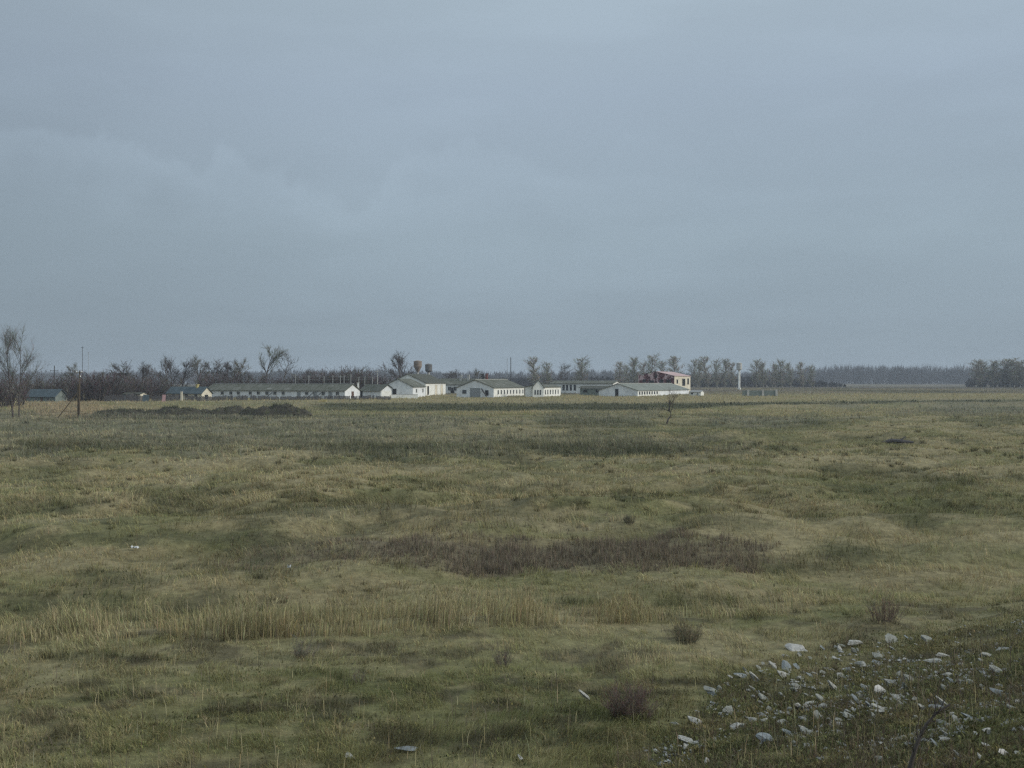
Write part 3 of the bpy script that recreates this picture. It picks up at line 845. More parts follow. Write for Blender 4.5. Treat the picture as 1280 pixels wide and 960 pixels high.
h = House("barn", "long white barn at the back with a row of chimneys on its mossy roof", "barn", (628, 338), (547, 342), 9, 2.8, 3.0, 4.9, M_WHITE, M_ROOF)
for p, mt, tp, lb in ((573.5, M_CONC, 6.3, "pale rendered chimney"), (583, M_CONC, 6.4, "pale rendered chimney"), (601, M_METAL, 6.7, "sooty black chimney"), (606, M_CHIM, 6.8, "red brick chimney")):
    h.chimney(h.px('side', p), .35, tp, .75, mt, lb)
for p in (562, 569):
    h.window('side', h.px('side', p), 1.6, 1.0, 1.2)
h.opening("door", 'side', h.px('side', 565.5), 0, 1.9, 1.3, M_DARK)

h = House("barn", "grey gabled barn with a double plank door and a sunlit white side of nine windows", "barn", (617, 275), (655, 303), 10.9, 2.45, 2.6, 4.75, M_GREYW, M_ROOF, ridge=M_RIDGE)
k0, k1 = h.px('side', 618), h.px('side', 655)
MB().box(*h._face('side', 0)(.1, h.L - .1, -.02, .03, .15, 2.55)).build("sunlit_side_panel", M_WHITE, h.o)  # whiter sheet paints the sun's brightness onto this side wall
for i in range(9):
    x = h.px('side', 622.5 + i * 3.85)
    k = h._face('side', x)
    fr = MB().box(*k(x - .62, x + .62, .0, .11, .62, .72)).box(*k(x - .62, x - .52, 0, .1, .72, 1.9)).box(*k(x + .52, x + .62, 0, .1, .72, 1.9)).box(*k(x - .62, x + .62, 0, .1, 1.9, 2.0)).build("window", M_WHITE, h.o)
    MB().box(*k(x - .52, x + .52, 0, .05, .72, 1.9)).build("pane", M_GLASS, fr)
d = h.opening("door", 'gable', h.px('gable', 594), 0, 2.5, 3.1, M_GDOOR, M_GREYW)
h.window('gable', h.px('gable', 580.5), 1.45, 1.1, .9, M_GDOOR)
h.opening("hatch", 'gable', h.px('gable', 608.5), .4, 1.9, 1.0, M_DARK)
x = h.px('gable', 604.5)
MB().tube([(-.35, h.sg * (x + .5), 2.3), (-1.1, h.sg * (x - 1.2), .2)], .16, 6).build("prop", M_FENCE, h.o)

# small cross-gabled house right of it
h = House("farmhouse", "small white house with a steep narrow gable and a row of dark windows beside it", "house", (678.5, 280), (701, 296), 5.2, 2.45, 2.7, 3.3, M_WHITE, M_ROOF, eave=.3)
h2 = h
for i in range(6):
    x = h.px('side', 681.5 + i * 3.2)
    k = h._face('side', x)
    fr = MB().box(*k(x - .5, x + .5, .0, .03, .55, 2.05)).build("window", M_WHITE, h.o)
    MB().box(*k(x - .42, x + .42, -.02, .05, .65, 1.95)).build("pane", M_GLASS, fr)
# gable wing facing right front
w = math.atan2(0.45, 1) ; o = h.o
wing_A = Vector((at(666, 279), 279)); wing_B = Vector((at(678.3, 278.3), 278.3))
dv = (wing_B - wing_A); Lw = dv.length
rz = math.atan2(dv.y, dv.x)
wg = MB(); zz = 0
inv = h.o.rotation_euler.z
def tolocal(x, y):
    c, s_ = math.cos(-inv), math.sin(-inv); dx, dy = x - h2.o.location.x, y - h2.o.location.y
    return (c * dx - s_ * dy, s_ * dx + c * dy)
ex, ey = math.cos(rz + .30), math.sin(rz + .30)
nx, ny = -ey, ex
Wg = Lw * 1.08
pts = []
for depth in (0, 4.5):
    for a, z in ((0, -.8), (Wg, -.8), (Wg, 2.75), (Wg / 2, 4.6), (0, 2.75)):
        lx, ly = tolocal(wing_A.x + ex * a + nx * depth, wing_A.y + ey * a + ny * depth)
        pts.append((lx, ly, z))
wg.poly(pts, [(0, 1, 2, 3, 4), (9, 8, 7, 6, 5), (0, 4, 9, 5), (4, 3, 8, 9), (3, 2, 7, 8), (2, 1, 6, 7), (1, 0, 5, 6)])
wing = wg.build("gable_wing", M_WHITE, h.o)
rf = MB()
for sd in (0, 1):
    q = []
    for dz in (0, .14):
        for (a, z, dep) in ((-.3 if sd == 0 else Wg + .3, 2.72 - .3 * 1.3, -.15), (-.3 if sd == 0 else Wg + .3, 2.72 - .3 * 1.3, 4.6), (Wg / 2, 4.66, 4.6), (Wg / 2, 4.66, -.15)):
            lx, ly = tolocal(wing_A.x + ex * a + nx * dep, wing_A.y + ey * a + ny * dep)
            q.append((lx, ly, z + dz))
    rf.hexa(q)
rf.build("roof", M_ROOF, wing)
for a in (.7, 1.45, 2.15):
    q = []
    for (da, z, dep) in ((-.17, .6, -.05), (.17, .6, -.05), (.17, .6, .02), (-.17, .6, .02), (-.17, 1.95, -.05), (.17, 1.95, -.05), (.17, 1.95, .02), (-.17, 1.95, .02)):
        lx, ly = tolocal(wing_A.x + ex * (a + da) + nx * dep, wing_A.y + ey * (a + da) + ny * dep)
        q.append((lx, ly, z))
    MB().hexa(q).build("window", M_GLASS, wing)

h = House("barn", "far white barn with tall dark bays beneath a long flat mossy roof line", "barn", (766, 335), (688, 344), 9, 2.8, 3.3, 4.15, M_WHITE, M_ROOF, ridge=M_RIDGE)
for p in (704.5, 709, 713.5, 718.5):
    x = h.px('side', p); k = h._face('side', x)
    fr = MB().box(*k(x - .55, x + .55, .0, .03, .8, 3.0)).build("window", M_WHITE, h.o)
    MB().box(*k(x - .42, x + .42, -.02, .05, .9, 2.9)).build("pane", M_GLASS, fr)
h = House("cattle_shed", "low grey green shed with two dark square openings and a pale eave", "shed", (763, 306), (725, 309), 6, 2.5, 2.35, 2.8, M_GCONC, M_DARKROOF)
for p in (731.5, 747):
    h.opening("opening", 'side', h.px('side', p), .9, 1.75, 1.2, M_DARK, M_GCONC)
MB().box(*h._face('side', 0)(-.2, h.L + .2, .36, .45, 2.18, 2.36)).build("fascia", M_CONC, h.o)
h = House("barn", "low grey gabled barn at the farm's right end with small white piers", "barn", (797, 290), (861, 331), 12.3, 2.35, 1.8, 3.75, M_GREYW, M_ROOFG, ridge=M_RIDGE)
MB().box(*h._face('side', 0)(.1, h.px('side', 824), -.02, .03, .1, 1.72)).build("sunlit_side_panel", M_WHITE, h.o)  # lighter skin puts sunlight into the colour of the side
for i in range(8):
    x = h.px('side', 799.5 + i * 3.1); k = h._face('side', x)
    MB().box(*k(x - .55, x + .55, 0, .05, .55, 1.45)).build("window", M_GLASS, h.o)
h.opening("door", 'gable', h.px('gable', 771), 0, 2.2, .9, M_DARK, M_GDOOR)

h = House("ruined_house", "ruined two storey building with patchy maroon brick front and cream side", "ruin", (843, 340), (863, 356), 13, 2.9, 5.8, 7.3, M_CREAM, M_ROOFP, eave=.25, broken=True)
k = h._face('gable', 0)
y_ = lambda q: q * h.sg
mb = MB(); T = .12
gp = [(-T, y_(.02), -.5), (-T, y_(12.98), -.5)] + [(-T, y_(q), z) for q, z in ((12.98, 6.3), (12.1, 6.35), (11.9, 6.0), (10.9, 6.1), (10.6, 6.75), (9.4, 6.7), (9.2, 6.35), (8.3, 6.6), (8.1, 7.1), (6.5, 7.25), (.02, 5.75))]
ng = len(gp)
mb.poly(gp + [(-.002, b, c) for a, b, c in gp], [tuple(range(ng)), tuple(range(2 * ng - 1, ng - 1, -1))] + [(i, ng + i, ng + (i + 1) % ng, (i + 1) % ng) for i in range(ng)])
br = mb.build("brick_front", M_BRICK, h.o)
for (q, z, ww, hh) in ((2.0, 3.9, 1.6, 1.3), (4.6, 3.9, 1.5, 1.4), (8.2, 3.7, 1.8, 1.2), (10.8, 4.2, 1.2, 1.0), (6.6, 5.6, .9, .8)):
    MB().box(-T - .02, y_(q - ww / 2), z - hh / 2, -.05, y_(q + ww / 2), z + hh / 2).build("window_hole", M_DARK, br)
for p, ww, z0, z1 in ((846.5, 1.6, 3.2, 4.6), (854.5, 3.4, 2.4, 4.9), (860, 1.8, 2.9, 5.0)):
    h.opening("window_hole", 'side', h.px('side', p), z0, z1, ww, M_DARK, M_CREAM)

# little white shed and teal wall on the right
h = House("small_shed", "tiny low white shed right of the wide low barn", "shed", (876, 300), (862, 302), 2.4, 2.5, 1.05, 1.5, M_WHITE, M_PMETAL, eave=.15)
h.opening("door", 'side', h.px('side', 872), .15, .9, .5, M_GDOOR)
h.opening("opening", 'side', h.px('side', 865), .4, .85, .6, M_DARK)
Yp = 298; x0 = at(928, Yp); zb = g1(at(950, Yp), Yp)
pw = empty("pen_wall", (x0, Yp, zb)); tag(pw, "short greenish concrete pen wall with three pale posts below the single white water tower", "wall")
MB().box(0, 0, -.5, at(971, Yp) - x0, .18, 1.75).build("panel", M_GCONC, pw)
for p in (935, 953.5, 970.5):
    xx = at(p, Yp) - x0
    MB().box(xx - .3, -.15, -.5, xx + .3, .33, 2.05).build("post", M_CONC, pw)

# houses on the left
h = House("cottage", "low blue grey roofed cottage half hidden behind the big two stemmed tree", "house", (69, 236), (32, 240), 3.4, g1(at(50, 238), 238) - .25, 1.6, 3.1, M_GCONC, M_ROOFB)
h.window('side', h.px('side', 45), .95, .9, .7); h.window('side', h.px('side', 60), .95, .9, .7)
h.opening("door", 'side', h.px('side', 52), 0, 1.4, .8, M_DOOR)
h = House("cottage", "cottage with a bluish roof and yellow stub chimney left of the long barn", "house", (252, 251), (209, 256), 3.6, 2.15, 1.7, 3.15, M_CREAM, M_ROOFB)
h.chimney(h.px('side', 241), .45, 3.9, .6, M_YELLOW)
for p in (217, 233, 245):
    h.window('side', h.px('side', p), 1.05, .9, .7)
h.opening("door", 'side', h.px('side', 225), 0, 1.5, .9, M_DARK)
h.opening("door", 'gable', 1.7, 0, 1.2, 1.2, M_DARK)
h = House("hut", "small pale hut at the foot of the purple bushes", "hut", (175, 244), (163.5, 245), 2.5, g1(at(170, 244), 244), 1.5, 1.9, M_CREAM, M_DARKROOF, eave=.15)
h.opening("door", 'side', h.px('side', 171), 0, 1.3, .7, M_DARK)
h = House("hut", "small black hut to the left of the pale hut", "hut", (162, 243), (152.5, 244), 2.5, g1(at(157, 243), 243), 1.4, 1.8, M_FENCE, M_DARKROOF, eave=.15)
h.opening("door", 'side', h.px('side', 157), 0, 1.2, .7, M_GDOOR)
# raised dark shelter above the bushes
Yr = 262; rx = at(154, Yr); rz_ = g1(rx, Yr)
rs = empty("raised_shelter", (rx, Yr, rz_)); tag(rs, "dark flat topped shelter on posts above the bushes", "shelter")
tz = zat(466.5, Yr) - rz_
MB().box(-1.6, -1.2, tz - .55, 1.6, 1.2, tz - .1).build("cabin", M_FENCE, rs)
MB().box(-1.8, -1.4, tz - .1, 1.8, 1.4, tz).build("roof", M_DARKROOF, rs)
for sx in (-1.4, 1.4):
    for sy in (-1, 1):
        MB().tube([(sx, sy, -.4), (sx, sy, tz - .55)], .09, 6).build("post", M_WOOD, rs)

# ---------------------------------------------------------------- water towers
def water_tower(Y, px, label, top_py, tank_py, cone_py, rad, colr, mt, mc, roof=True):
    x = at(px, Y); zb = g1(x, Y)
    t = empty("water_tower", (x, Y, zb)); tag(t, label, "water tower", "water towers")
    zt, z1, z2 = zat(top_py, Y) - zb, zat(tank_py, Y) - zb, zat(cone_py, Y) - zb
    MB().lathe([(colr * 1.6, -.5), (colr * 1.5, .5), (colr, .8), (colr, z2 + .1)], 14).build("column", mc, t, True)
    tk = MB().lathe([(colr, z2), (rad * .97, z1), (rad, z1 + .08), (rad, zt - .5), (rad * 1.05, zt - .48), (rad * 1.05, zt - .36)], 22).build("tank", mt, t)
    MB().lathe([(rad * 1.02, zt - .36), (rad * .5, zt - .1), (.08, zt + .05)], 22).build("lid", mt, tk)
    lad = MB()
    for s in (-.2, .2):
        lad.tube([(s, -colr - .25, .2), (s, -colr - .25, z2)], .03, 4)
    for q in np.arange(.5, z2, .45):
        lad.tube([(-.2, -colr - .25, q), (.2, -colr - .25, q)], .02, 4)
    lad.build("ladder", M_METAL, t)
    return t
water_tower(385, 522.2, "tan water tower with a funnel shaped tank behind the tall white barn", 450.5, 458.5, 465.5, 1.6, .42, M_TANK, M_CONC)
water_tower(380, 535.8, "dark barrel tank water tower, the shorter of the pair behind the tall white barn", 454.5, 463.8, 465.5, 1.35, .45, M_TANKD, M_CONC)
water_tower(470, 924, "lone slim white water tower with a small capped tank, far right of the farm", 453, 462, 463, 1.3, .5, M_CONC, M_WHITE)

# ---------------------------------------------------------------- poles, masts
def pole(px, Y, top_py, label, name="utility_pole", cat="utility pole", arms=((.5, 1.6),), r=.13, mat=None, base_py=None, group=None, strut=False, ins=True):
    x = at(px, Y); zb = g1(x, Y); H = zat(top_py, Y) - zb
    p = empty(name, (x, Y, zb)); tag(p, label, cat, group)
    MB().tube([(0, 0, -.6), (0, 0, H)], [r, r * .7], 8).build("shaft", mat or M_WOOD, p)
    for dz, w in arms:
        a = MB().box(-w / 2, -.06 - r, H - dz - .06, w / 2, .06 - r, H - dz + .06).build("crossarm", mat or M_WOOD, p)
        if ins:
            for s in (-w / 2 + .1, w / 2 - .1):
                MB().lathe([(.05, 0), (.07, .1), (.03, .2)], 6).build("insulator", M_PMETAL, a).location = (s, -r, H - dz + .06)
    return p, H
p, H = pole(99.5, 163, 463, "near wooden pole with a diagonal brace at the left edge of the field", arms=(), r=.12)
MB().tube([(-.27, .05, -.6), (-.25, .05, H - 2.2)], .13, 6).build("stub_post", M_WOOD, p)
MB().tube([(-3.7, 0, -.3), (-.2, 0, 4.2)], .085, 6).build("brace", M_WOOD, p)
a = MB().box(-.5, -.2, H - .45, .5, -.1, H - .33).build("crossarm", M_WOOD, p)
for s, z in ((-.42, H - .33), (.42, H - .33), (.2, H - 1.1)):
    MB().lathe([(.05, 0), (.09, .12), (.04, .25)], 8).build("insulator", M_WHITE, a).location = (s, -.16, z)
pole(68, 300, 457, "dark utility pole with two crossarms above the cottage on the left", arms=((1.5, 2.4), (3.2, 2.4)), r=.16, mat=M_METAL)
pole(472, 300, 462, "utility pole with one crossarm above the small grey shed", arms=((.6, 1.6),), r=.13, mat=M_CONC)
pole(103, 320, 433, "tall thin antenna mast standing behind the left bushes", "antenna_mast", "mast", ((.4, .9),), .09, M_METAL, ins=False)
pole(110.5, 325, 440, "fainter thin mast just right of the tall antenna mast", "antenna_mast", "mast", ((.3, .6),), .06, M_PMETAL, ins=False)
pole(638.5, 390, 446.5, "thick black mast behind the barn of nine windows", "antenna_mast", "mast", (), .2, M_METAL, ins=False)
pole(634, 395, 447.5, "thin pale mast just left of the thick black mast", "antenna_mast", "mast", (), .08, M_PMETAL, ins=False)
# pale posts with wire behind the long barn
proto = None
for i, (px, top) in enumerate(((369, 468), (386, 469), (405, 470), (416, 469), (425.5, 469.5), (430, 469), (438.5, 467.5), (448.5, 471), (456, 471), (465.5, 471))):
    Y = 292; x = at(px, Y)
    if proto is None:
        proto = empty("yard_post", (x, Y, 0)); MB().tube([(0, 0, -.5), (0, 0, 6.5)], .13, 6).build("shaft", M_PMETAL, proto)
        MB().box(-.45, -.05, 6.1, .45, .05, 6.22).build("bracket", M_PMETAL, proto); o = proto
    else:
        o = copy_tree(proto)
    zb = g1(x, Y); o.location = (x, Y, zb); o.scale = (1, 1, (zat(top, Y) - zb) / 6.5)
    nth = ("first", "second", "third", "fourth", "fifth", "sixth", "seventh", "eighth", "ninth", "last")[i]
    tag(o, f"{nth} pale post from the left in the row behind the long barn", "post", "pale posts behind the long barn")
wr = MB()
for zz_ in (471.3, 474.2):
    wr.tube([(at(369, 292), 291.8, zat(zz_, 292)), (at(465.5, 292), 291.8, zat(zz_, 292))], .018, 4)
tag(wr.build("wire_run", M_PMETAL), "two pale wires strung along the posts behind the long barn", "wire")

# ---------------------------------------------------------------- fences and yard clutter
def fence(px0, Y0, px1, Y1, hgt, label, mat=M_FENCE, step=2.4, plank=.16, gap=.03, seed=1):
    A = Vector((at(px0, Y0), Y0)); B = Vector((at(px1, Y1), Y1)); d = B - A; Ln = d.length; rz = math.atan2(d.y, d.x)
    f = empty("fence", (A.x, A.y, 0), rz); tag(f, label, "fence", "dark board fences of the farm")
    rnd = random.Random(seed); m = MB(); x = 0
    while x < Ln:
        q = A + d * (x / Ln); z = g1(q.x, q.y)
        if rnd.random() > .06:
            m.box(x, -.02, z - .05, x + plank, .02, z + hgt * rnd.uniform(.85, 1.08))
        x += plank + gap
    m.build("boards", mat, f)
    n = max(2, int(Ln / step)); 
    for i in range(n + 1):
        q = A + d * (i / n); z = g1(q.x, q.y)
        MB().box(Ln * i / n - .07, .03, z - .4, Ln * i / n + .07, .17, z + hgt * 1.12).build("post", M_WOOD, f)
fence(232, 244, 345, 249, 1.15, "dark board fence in front of the left half of the long barn", seed=2)
fence(346, 248, 488, 254, .95, "dark board fence in front of the right half of the long barn", seed=3)
fence(130, 238, 226, 243, 1.5, "dark fence of odd boards below the purple bushes", seed=4)
st = empty("gate_post", (at(227, 241), 241, g1(at(227, 241), 241))); tag(st, "single pale gate post at the end of the dark fence of odd boards", "post")
MB().box(-.22, -.15, -.4, .22, .15, 2.2).build("shaft", M_CREAM, st); MB().box(-.28, -.2, 2.2, .28, .2, 2.32).build("cap", M_CONC, st)
bd = MB(); bd.hexa([(-.4, 0, -.1), (.4, 0, -.1), (.4, .05, -.1), (-.4, .05, -.1), (-.4, .5, 1.75), (.4, .5, 1.75), (.4, .55, 1.75), (-.4, .55, 1.75)])
o = bd.build("leaning_board", M_PINK); x = at(205, 238); o.location = (x, 237.6, g1(x, 237.6)); tag(o, "faded pink board leaning on the dark fence of odd boards", "board")
bd = MB(); bd.hexa([(-.7, 0, -.1), (.7, 0, -.1), (.7, .05, -.1), (-.7, .05, -.1), (-.6, .5, 1.7), (.8, .5, 1.6), (.8, .55, 1.6), (-.6, .55, 1.7)])
o = bd.build("leaning_board", M_ROOFB); x = at(182, 238); o.location = (x, 237.6, g1(x, 237.6)); tag(o, "bluish sheet leaning on the dark fence right of the pale hut", "board")
b = MB()
for i in range(3):
    b.box(-.9 + i * .62, -.25, -.05, -.3 + i * .62 - .03, .25, .42)
o = b.build("straw_bales", M_YELLOW); x = at(404, 243); o.location = (x, 243, g1(x, 243)); tag(o, "little heap of pale yellow straw in front of the dark fence", "straw")

# ---------------------------------------------------------------- dark heaps
HEAPW = []
def heap(px, py, wpx, hpx, label, seed):
    X, Y, Z = hit(px, py); rx = wpx / 2 / F * Y; hh = hpx / F * Y
    n, k = 46, 18; V = []; T = []
    rng = np.random.default_rng(seed)
    for j in range(k + 1):
        r = j / k
        for i in range(n):
            a = 2 * math.pi * i / n
            x = math.cos(a) * r * rx; y = math.sin(a) * r * rx * .3
            nz = float(fbm(np.array([x / 1.3 + seed * 7.7]), np.array([y / 1.3 + seed]), seed, 4)[0])
            nr = float(fbm(np.array([math.cos(a) * 1.7 + seed]), np.array([math.sin(a) * 1.7]), seed + 5, 3)[0])
            e = max(0, 1 - (r * (1.25 - .5 * nr)) ** 2.2)
            V.append((x, y, hh * (e ** .7) * (.25 + 1.3 * nz) - .25 * (r > .98)))
    for j in range(k):
        for i in range(n):
            i2 = (i + 1) % n
            p0, p1, p2, p3 = j * n + i, j * n + i2, (j + 1) * n + i2, (j + 1) * n + i
            T += [(p0, p3, p2), (p0, p2, p1)]
    o = link("soil_heap", np_mesh("soil_heap", V, T, M_DIRT, None, False)); o.location = (X, Y, Z - .05)
    tag(o, label, "soil heap", "dark soil heaps before the farm")
    W = np.array(V) + np.array([[X, Y, Z - .05]]); HEAPW.append(W[np.random.default_rng(seed).integers(0, len(W), 420)])
heap(158, 519.5, 84, 9, "low dark heap, leftmost of the heaps in front of the farm", 1)
heap(218, 519, 90, 9, "flat grassy dark heap second from the left", 2)
heap(285, 519, 96, 10, "rounded dark heap left of the largest heap", 3)
heap(345, 520.5, 92, 14, "largest and darkest heap in front of the long barn", 4)

P = np.concatenate(HEAPW); n = len(P); P = P + np.stack([RNG.normal(0, .3, n), RNG.normal(0, .2, n), np.full(n, -.08)], 1)
Q = np.stack([RNG.uniform(at(110, 166), at(395, 166), 2600), RNG.uniform(158, 171, 2600), np.zeros(2600)], 1); Q[:, 2] = gz(Q[:, 0], Q[:, 1]) - .05
P = np.concatenate([P, Q]); n = len(P)
hw = RNG.uniform(.2, .6, n); hw[-2600:] = RNG.uniform(.3, 1.1, 2600) * (.4 + fbm(Q[:, 0] / 4, Q[:, 1] / 4, 161, 2))
hc = np.where(RNG.random((n, 1)) < .55, C['dark'][None], C['grey'][None] * .75); hc[-2600:] = C['grey'][None] * RNG.uniform(.6, 1.05, (2600, 1))
v, t, c = twig_fans(P, hw, 5, np.full(n, .07), .35, hc)
o = link("heap_weeds", np_mesh("heap_weeds", v, t, M_TWIG, c)); tag(o, "grey dead weeds growing over and in front of the dark soil heaps", "weeds", kind="stuff")

# ---------------------------------------------------------------- trees
class Tree:
    def __init__(s, seed): s.r = random.Random(seed); s.br = []
    def branch(s, p, d, Ln, r, lev, n=5, curve=.12, upw=.05):
        pts = [p.copy()]; d = d.normalized()
        for i in range(n):
            d = (d + Vector((s.r.gauss(0, curve), s.r.gauss(0, curve), s.r.gauss(0, curve) + upw))).normalized()
            pts.append(pts[-1] + d * Ln / n)
        s.br.append((pts, r, lev)); return pts, d
    def side(s, pts, t):
        f = t * (len(pts) - 1); i = min(int(f), len(pts) - 2)
        return pts[i].lerp(pts[i + 1], f - i), (pts[i + 1] - pts[i]).normalized()
    def perp(s, d, ang):
        a = s.r.uniform(0, 2 * math.pi); u = d.cross(Vector((.31, .77, .5))).normalized(); v = d.cross(u)
        return d * math.cos(ang) + (u * math.cos(a) + v * math.sin(a)) * math.sin(ang)
    def meshes(s, twc, tww=.03, split=1):
        V = []; Fc = []; tr = MB(); cr = MB()
        tv, tt, tcs = [], [], []; b = 0
        rr = s.r
        for pts, r, lev in s.br:
            n = len(pts)
            if lev <= split:
                rad = [max(r * (1 - .8 * i / (n - 1)), min(.012, r * .4)) for i in range(n)]
                tr.tube(pts, rad, 7 if lev == 0 else 5)
            else:
                w = r
                side = Vector((rr.gauss(0, 1), rr.gauss(0, 1), rr.gauss(0, .4))).normalized()
                col = [c * math.exp(rr.gauss(0, .18)) for c in twc]
                st = b
                for i, p in enumerate(pts):
                    k = w * (1 - .75 * i / (n - 1))
                    tv.append(p + side * k); tv.append(p - side * k); tcs += [col, col]; b += 2
                for i in range(n - 1):
                    q = st + 2 * i
                    tt += [(q, q + 1, q + 3), (q, q + 3, q + 2)]
        return tr, (np.array([tuple(v) for v in tv]), np.array(tt), np.array(tcs))

def spreading(seed, H=10, stems=1, lean=(0, 0), fork=.3, spread=.75, twc=(.11, .10, .085), twn=(9, 8), tww=.03, trunk_r=.2, dens=1.0, straight=.06, upw=.06):
    t = Tree(seed); R = t.r
    for s in range(stems):
        off = Vector((.35 * (s - (stems - 1) / 2) * 2, 0, -.3))
        d0 = Vector((lean[0] + R.gauss(0, .05) + (.16 * (s - (stems - 1) / 2)), lean[1] + R.gauss(0, .04), 1))
        pts, d = t.branch(off, d0, H * .82, trunk_r * (1 if s == 0 else .8), 0, 8, straight, .01)
        nl = int(11 * dens)
        for k in range(nl):
            f = fork + (1 - fork) * (k + R.random()) / nl
            p, dd = t.side(pts, min(f, .98))
            ll = H * .37 * math.sqrt(max(.12, 1 - ((f - .52) / .56) ** 2)) * R.uniform(.7, 1.2)
            lp, ld = t.branch(p, t.perp(dd, R.uniform(.5, spread + .35) * (1.15 - .35 * f)), ll, trunk_r * .38 * (1.15 - f * .7), 1, 5, .14, upw)
            for q in range(int(twn[0])):
                g = .2 + .8 * R.random(); p2, d2 = t.side(lp, min(g, .98))
                sp, sd = t.branch(p2, t.perp(d2, R.uniform(.3, .85)), ll * R.uniform(.28, .55), tww * 1.1, 2, 4, .16, .05)
                for w in range(int(twn[1])):
                    p3, d3 = t.side(sp, R.random() * .98)
                    t.branch(p3, t.perp(d3, R.uniform(.3, .9)), H * R.uniform(.035, .085), tww * .55, 3, 2, .15, .04)
    return t.meshes(twc, tww)

def poplar(seed, H=14, twc=(.15, .14, .10), tww=.06, width=1.0, n=58):
    t = Tree(seed); R = t.r
    pts, d = t.branch(Vector((0, 0, -.3)), Vector((R.gauss(0, .02), R.gauss(0, .02), 1)), H * .93, .24, 0, 8, .02, .02)
    for k in range(n):
        f = .05 + .91 * (k + R.random()) / n
        p, dd = t.side(pts, min(f, .98))
        prof = math.sin(math.pi * (f * .72 + .22)) ** .8
        ll = H * .20 * (.35 + .75 * prof) * R.uniform(.6, 1.25)
        lp, ld = t.branch(p, t.perp(dd, R.uniform(.45, .85) * width), ll, .035, 1, 4, .10, .10)
        for q in range(9):
            p2, d2 = t.side(lp, .1 + .88 * R.random())
            sp, sd = t.branch(p2, t.perp(d2, R.uniform(.3, .9) * width), ll * R.uniform(.25, .55), tww * .8, 2, 3, .10, .12)
            for w in range(4):
                p3, d3 = t.side(sp, R.random() * .98)
                t.branch(p3, t.perp(d3, R.uniform(.3, .9)), H * R.uniform(.03, .06), tww * .55, 3, 2, .1, .08)
    return t.meshes(twc)

def shrub(seed, H=5, wid=5, twc=(.105, .085, .08), tww=.03, stems=26, sub=9, tw=5, lmax=.55):
    t = Tree(seed); R = t.r
    for k in range(stems):
        a = R.uniform(0, 6.28); rr = math.sqrt(R.random()) * wid * .32
        lean = R.uniform(0, lmax)
        pts, d = t.branch(Vector((math.cos(a) * rr, math.sin(a) * rr * .8, -.15)), Vector((math.cos(a) * lean, math.sin(a) * lean, 1)), H * R.uniform(.45, 1.0), (.05 * H / 5 if H > 2 else .0065), 1, 5, .11, .05)
        for q in range(sub):
            p2, d2 = t.side(pts, .15 + .83 * R.random())
            sp, sd = t.branch(p2, t.perp(d2, R.uniform(.25, .75)), H * R.uniform(.14, .34), tww, 2, 3, .12, .06)
            for w in range(tw):
                p3, d3 = t.side(sp, R.random() * .98)
                t.branch(p3, t.perp(d3, R.uniform(.3, .9)), H * R.uniform(.05, .12), tww * .6, 3, 2, .12, .04)
    return t.meshes(twc)

def make_tree(name, data, trunk_name="trunk", bark=None):
    tr, (v, tt, cc) = data
    o = empty(name, (0, 0, 0))
    tr.build(trunk_name, bark or M_BARK, o)
    link("crown", np_mesh("crown", v, tt, M_TWIG, cc), o)
    return o

used = {}
def plant(key, px, Y, top_py, label, cat, group=None, H0=10, wscale=1.0, rz=None, maker=None, base=None):
    x = at(px, Y); zb = g1(x, Y)
    if key not in used:
        used[key] = o = maker()
    else:
        o = copy_tree(used[key])
    o.location = (x, Y, zb - .1)
    s = (zat(top_py, Y) - zb) / H0
    o.scale = (s * wscale, s * wscale, s)
    o.rotation_euler = (0, 0, random.uniform(0, 6.28) if rz is None else rz)
    tag(o, label, cat, group)
    return o

# big tree at the left edge
plant('big', 20, 168, 413, "large bare tree with two stems at the left edge of the field", "tree", H0=9.7, rz=.5, wscale=.82,
      maker=lambda: make_tree("bare_tree", spreading(11, 10, 2, (0, 0), .30, .75, (.15, .145, .125), (14, 10), .016, .13, 1.7)))
# second tall thin tree on its left edge, partly out of frame
plant('mid1', -16, 176, 446, "smaller bare tree cut by the left edge of the picture", "tree", H0=9, maker=lambda: make_tree("bare_tree", spreading(12, 9, 1, (0, 0), .25, .8, (.11, .10, .09), (9, 8), .02, .16)))

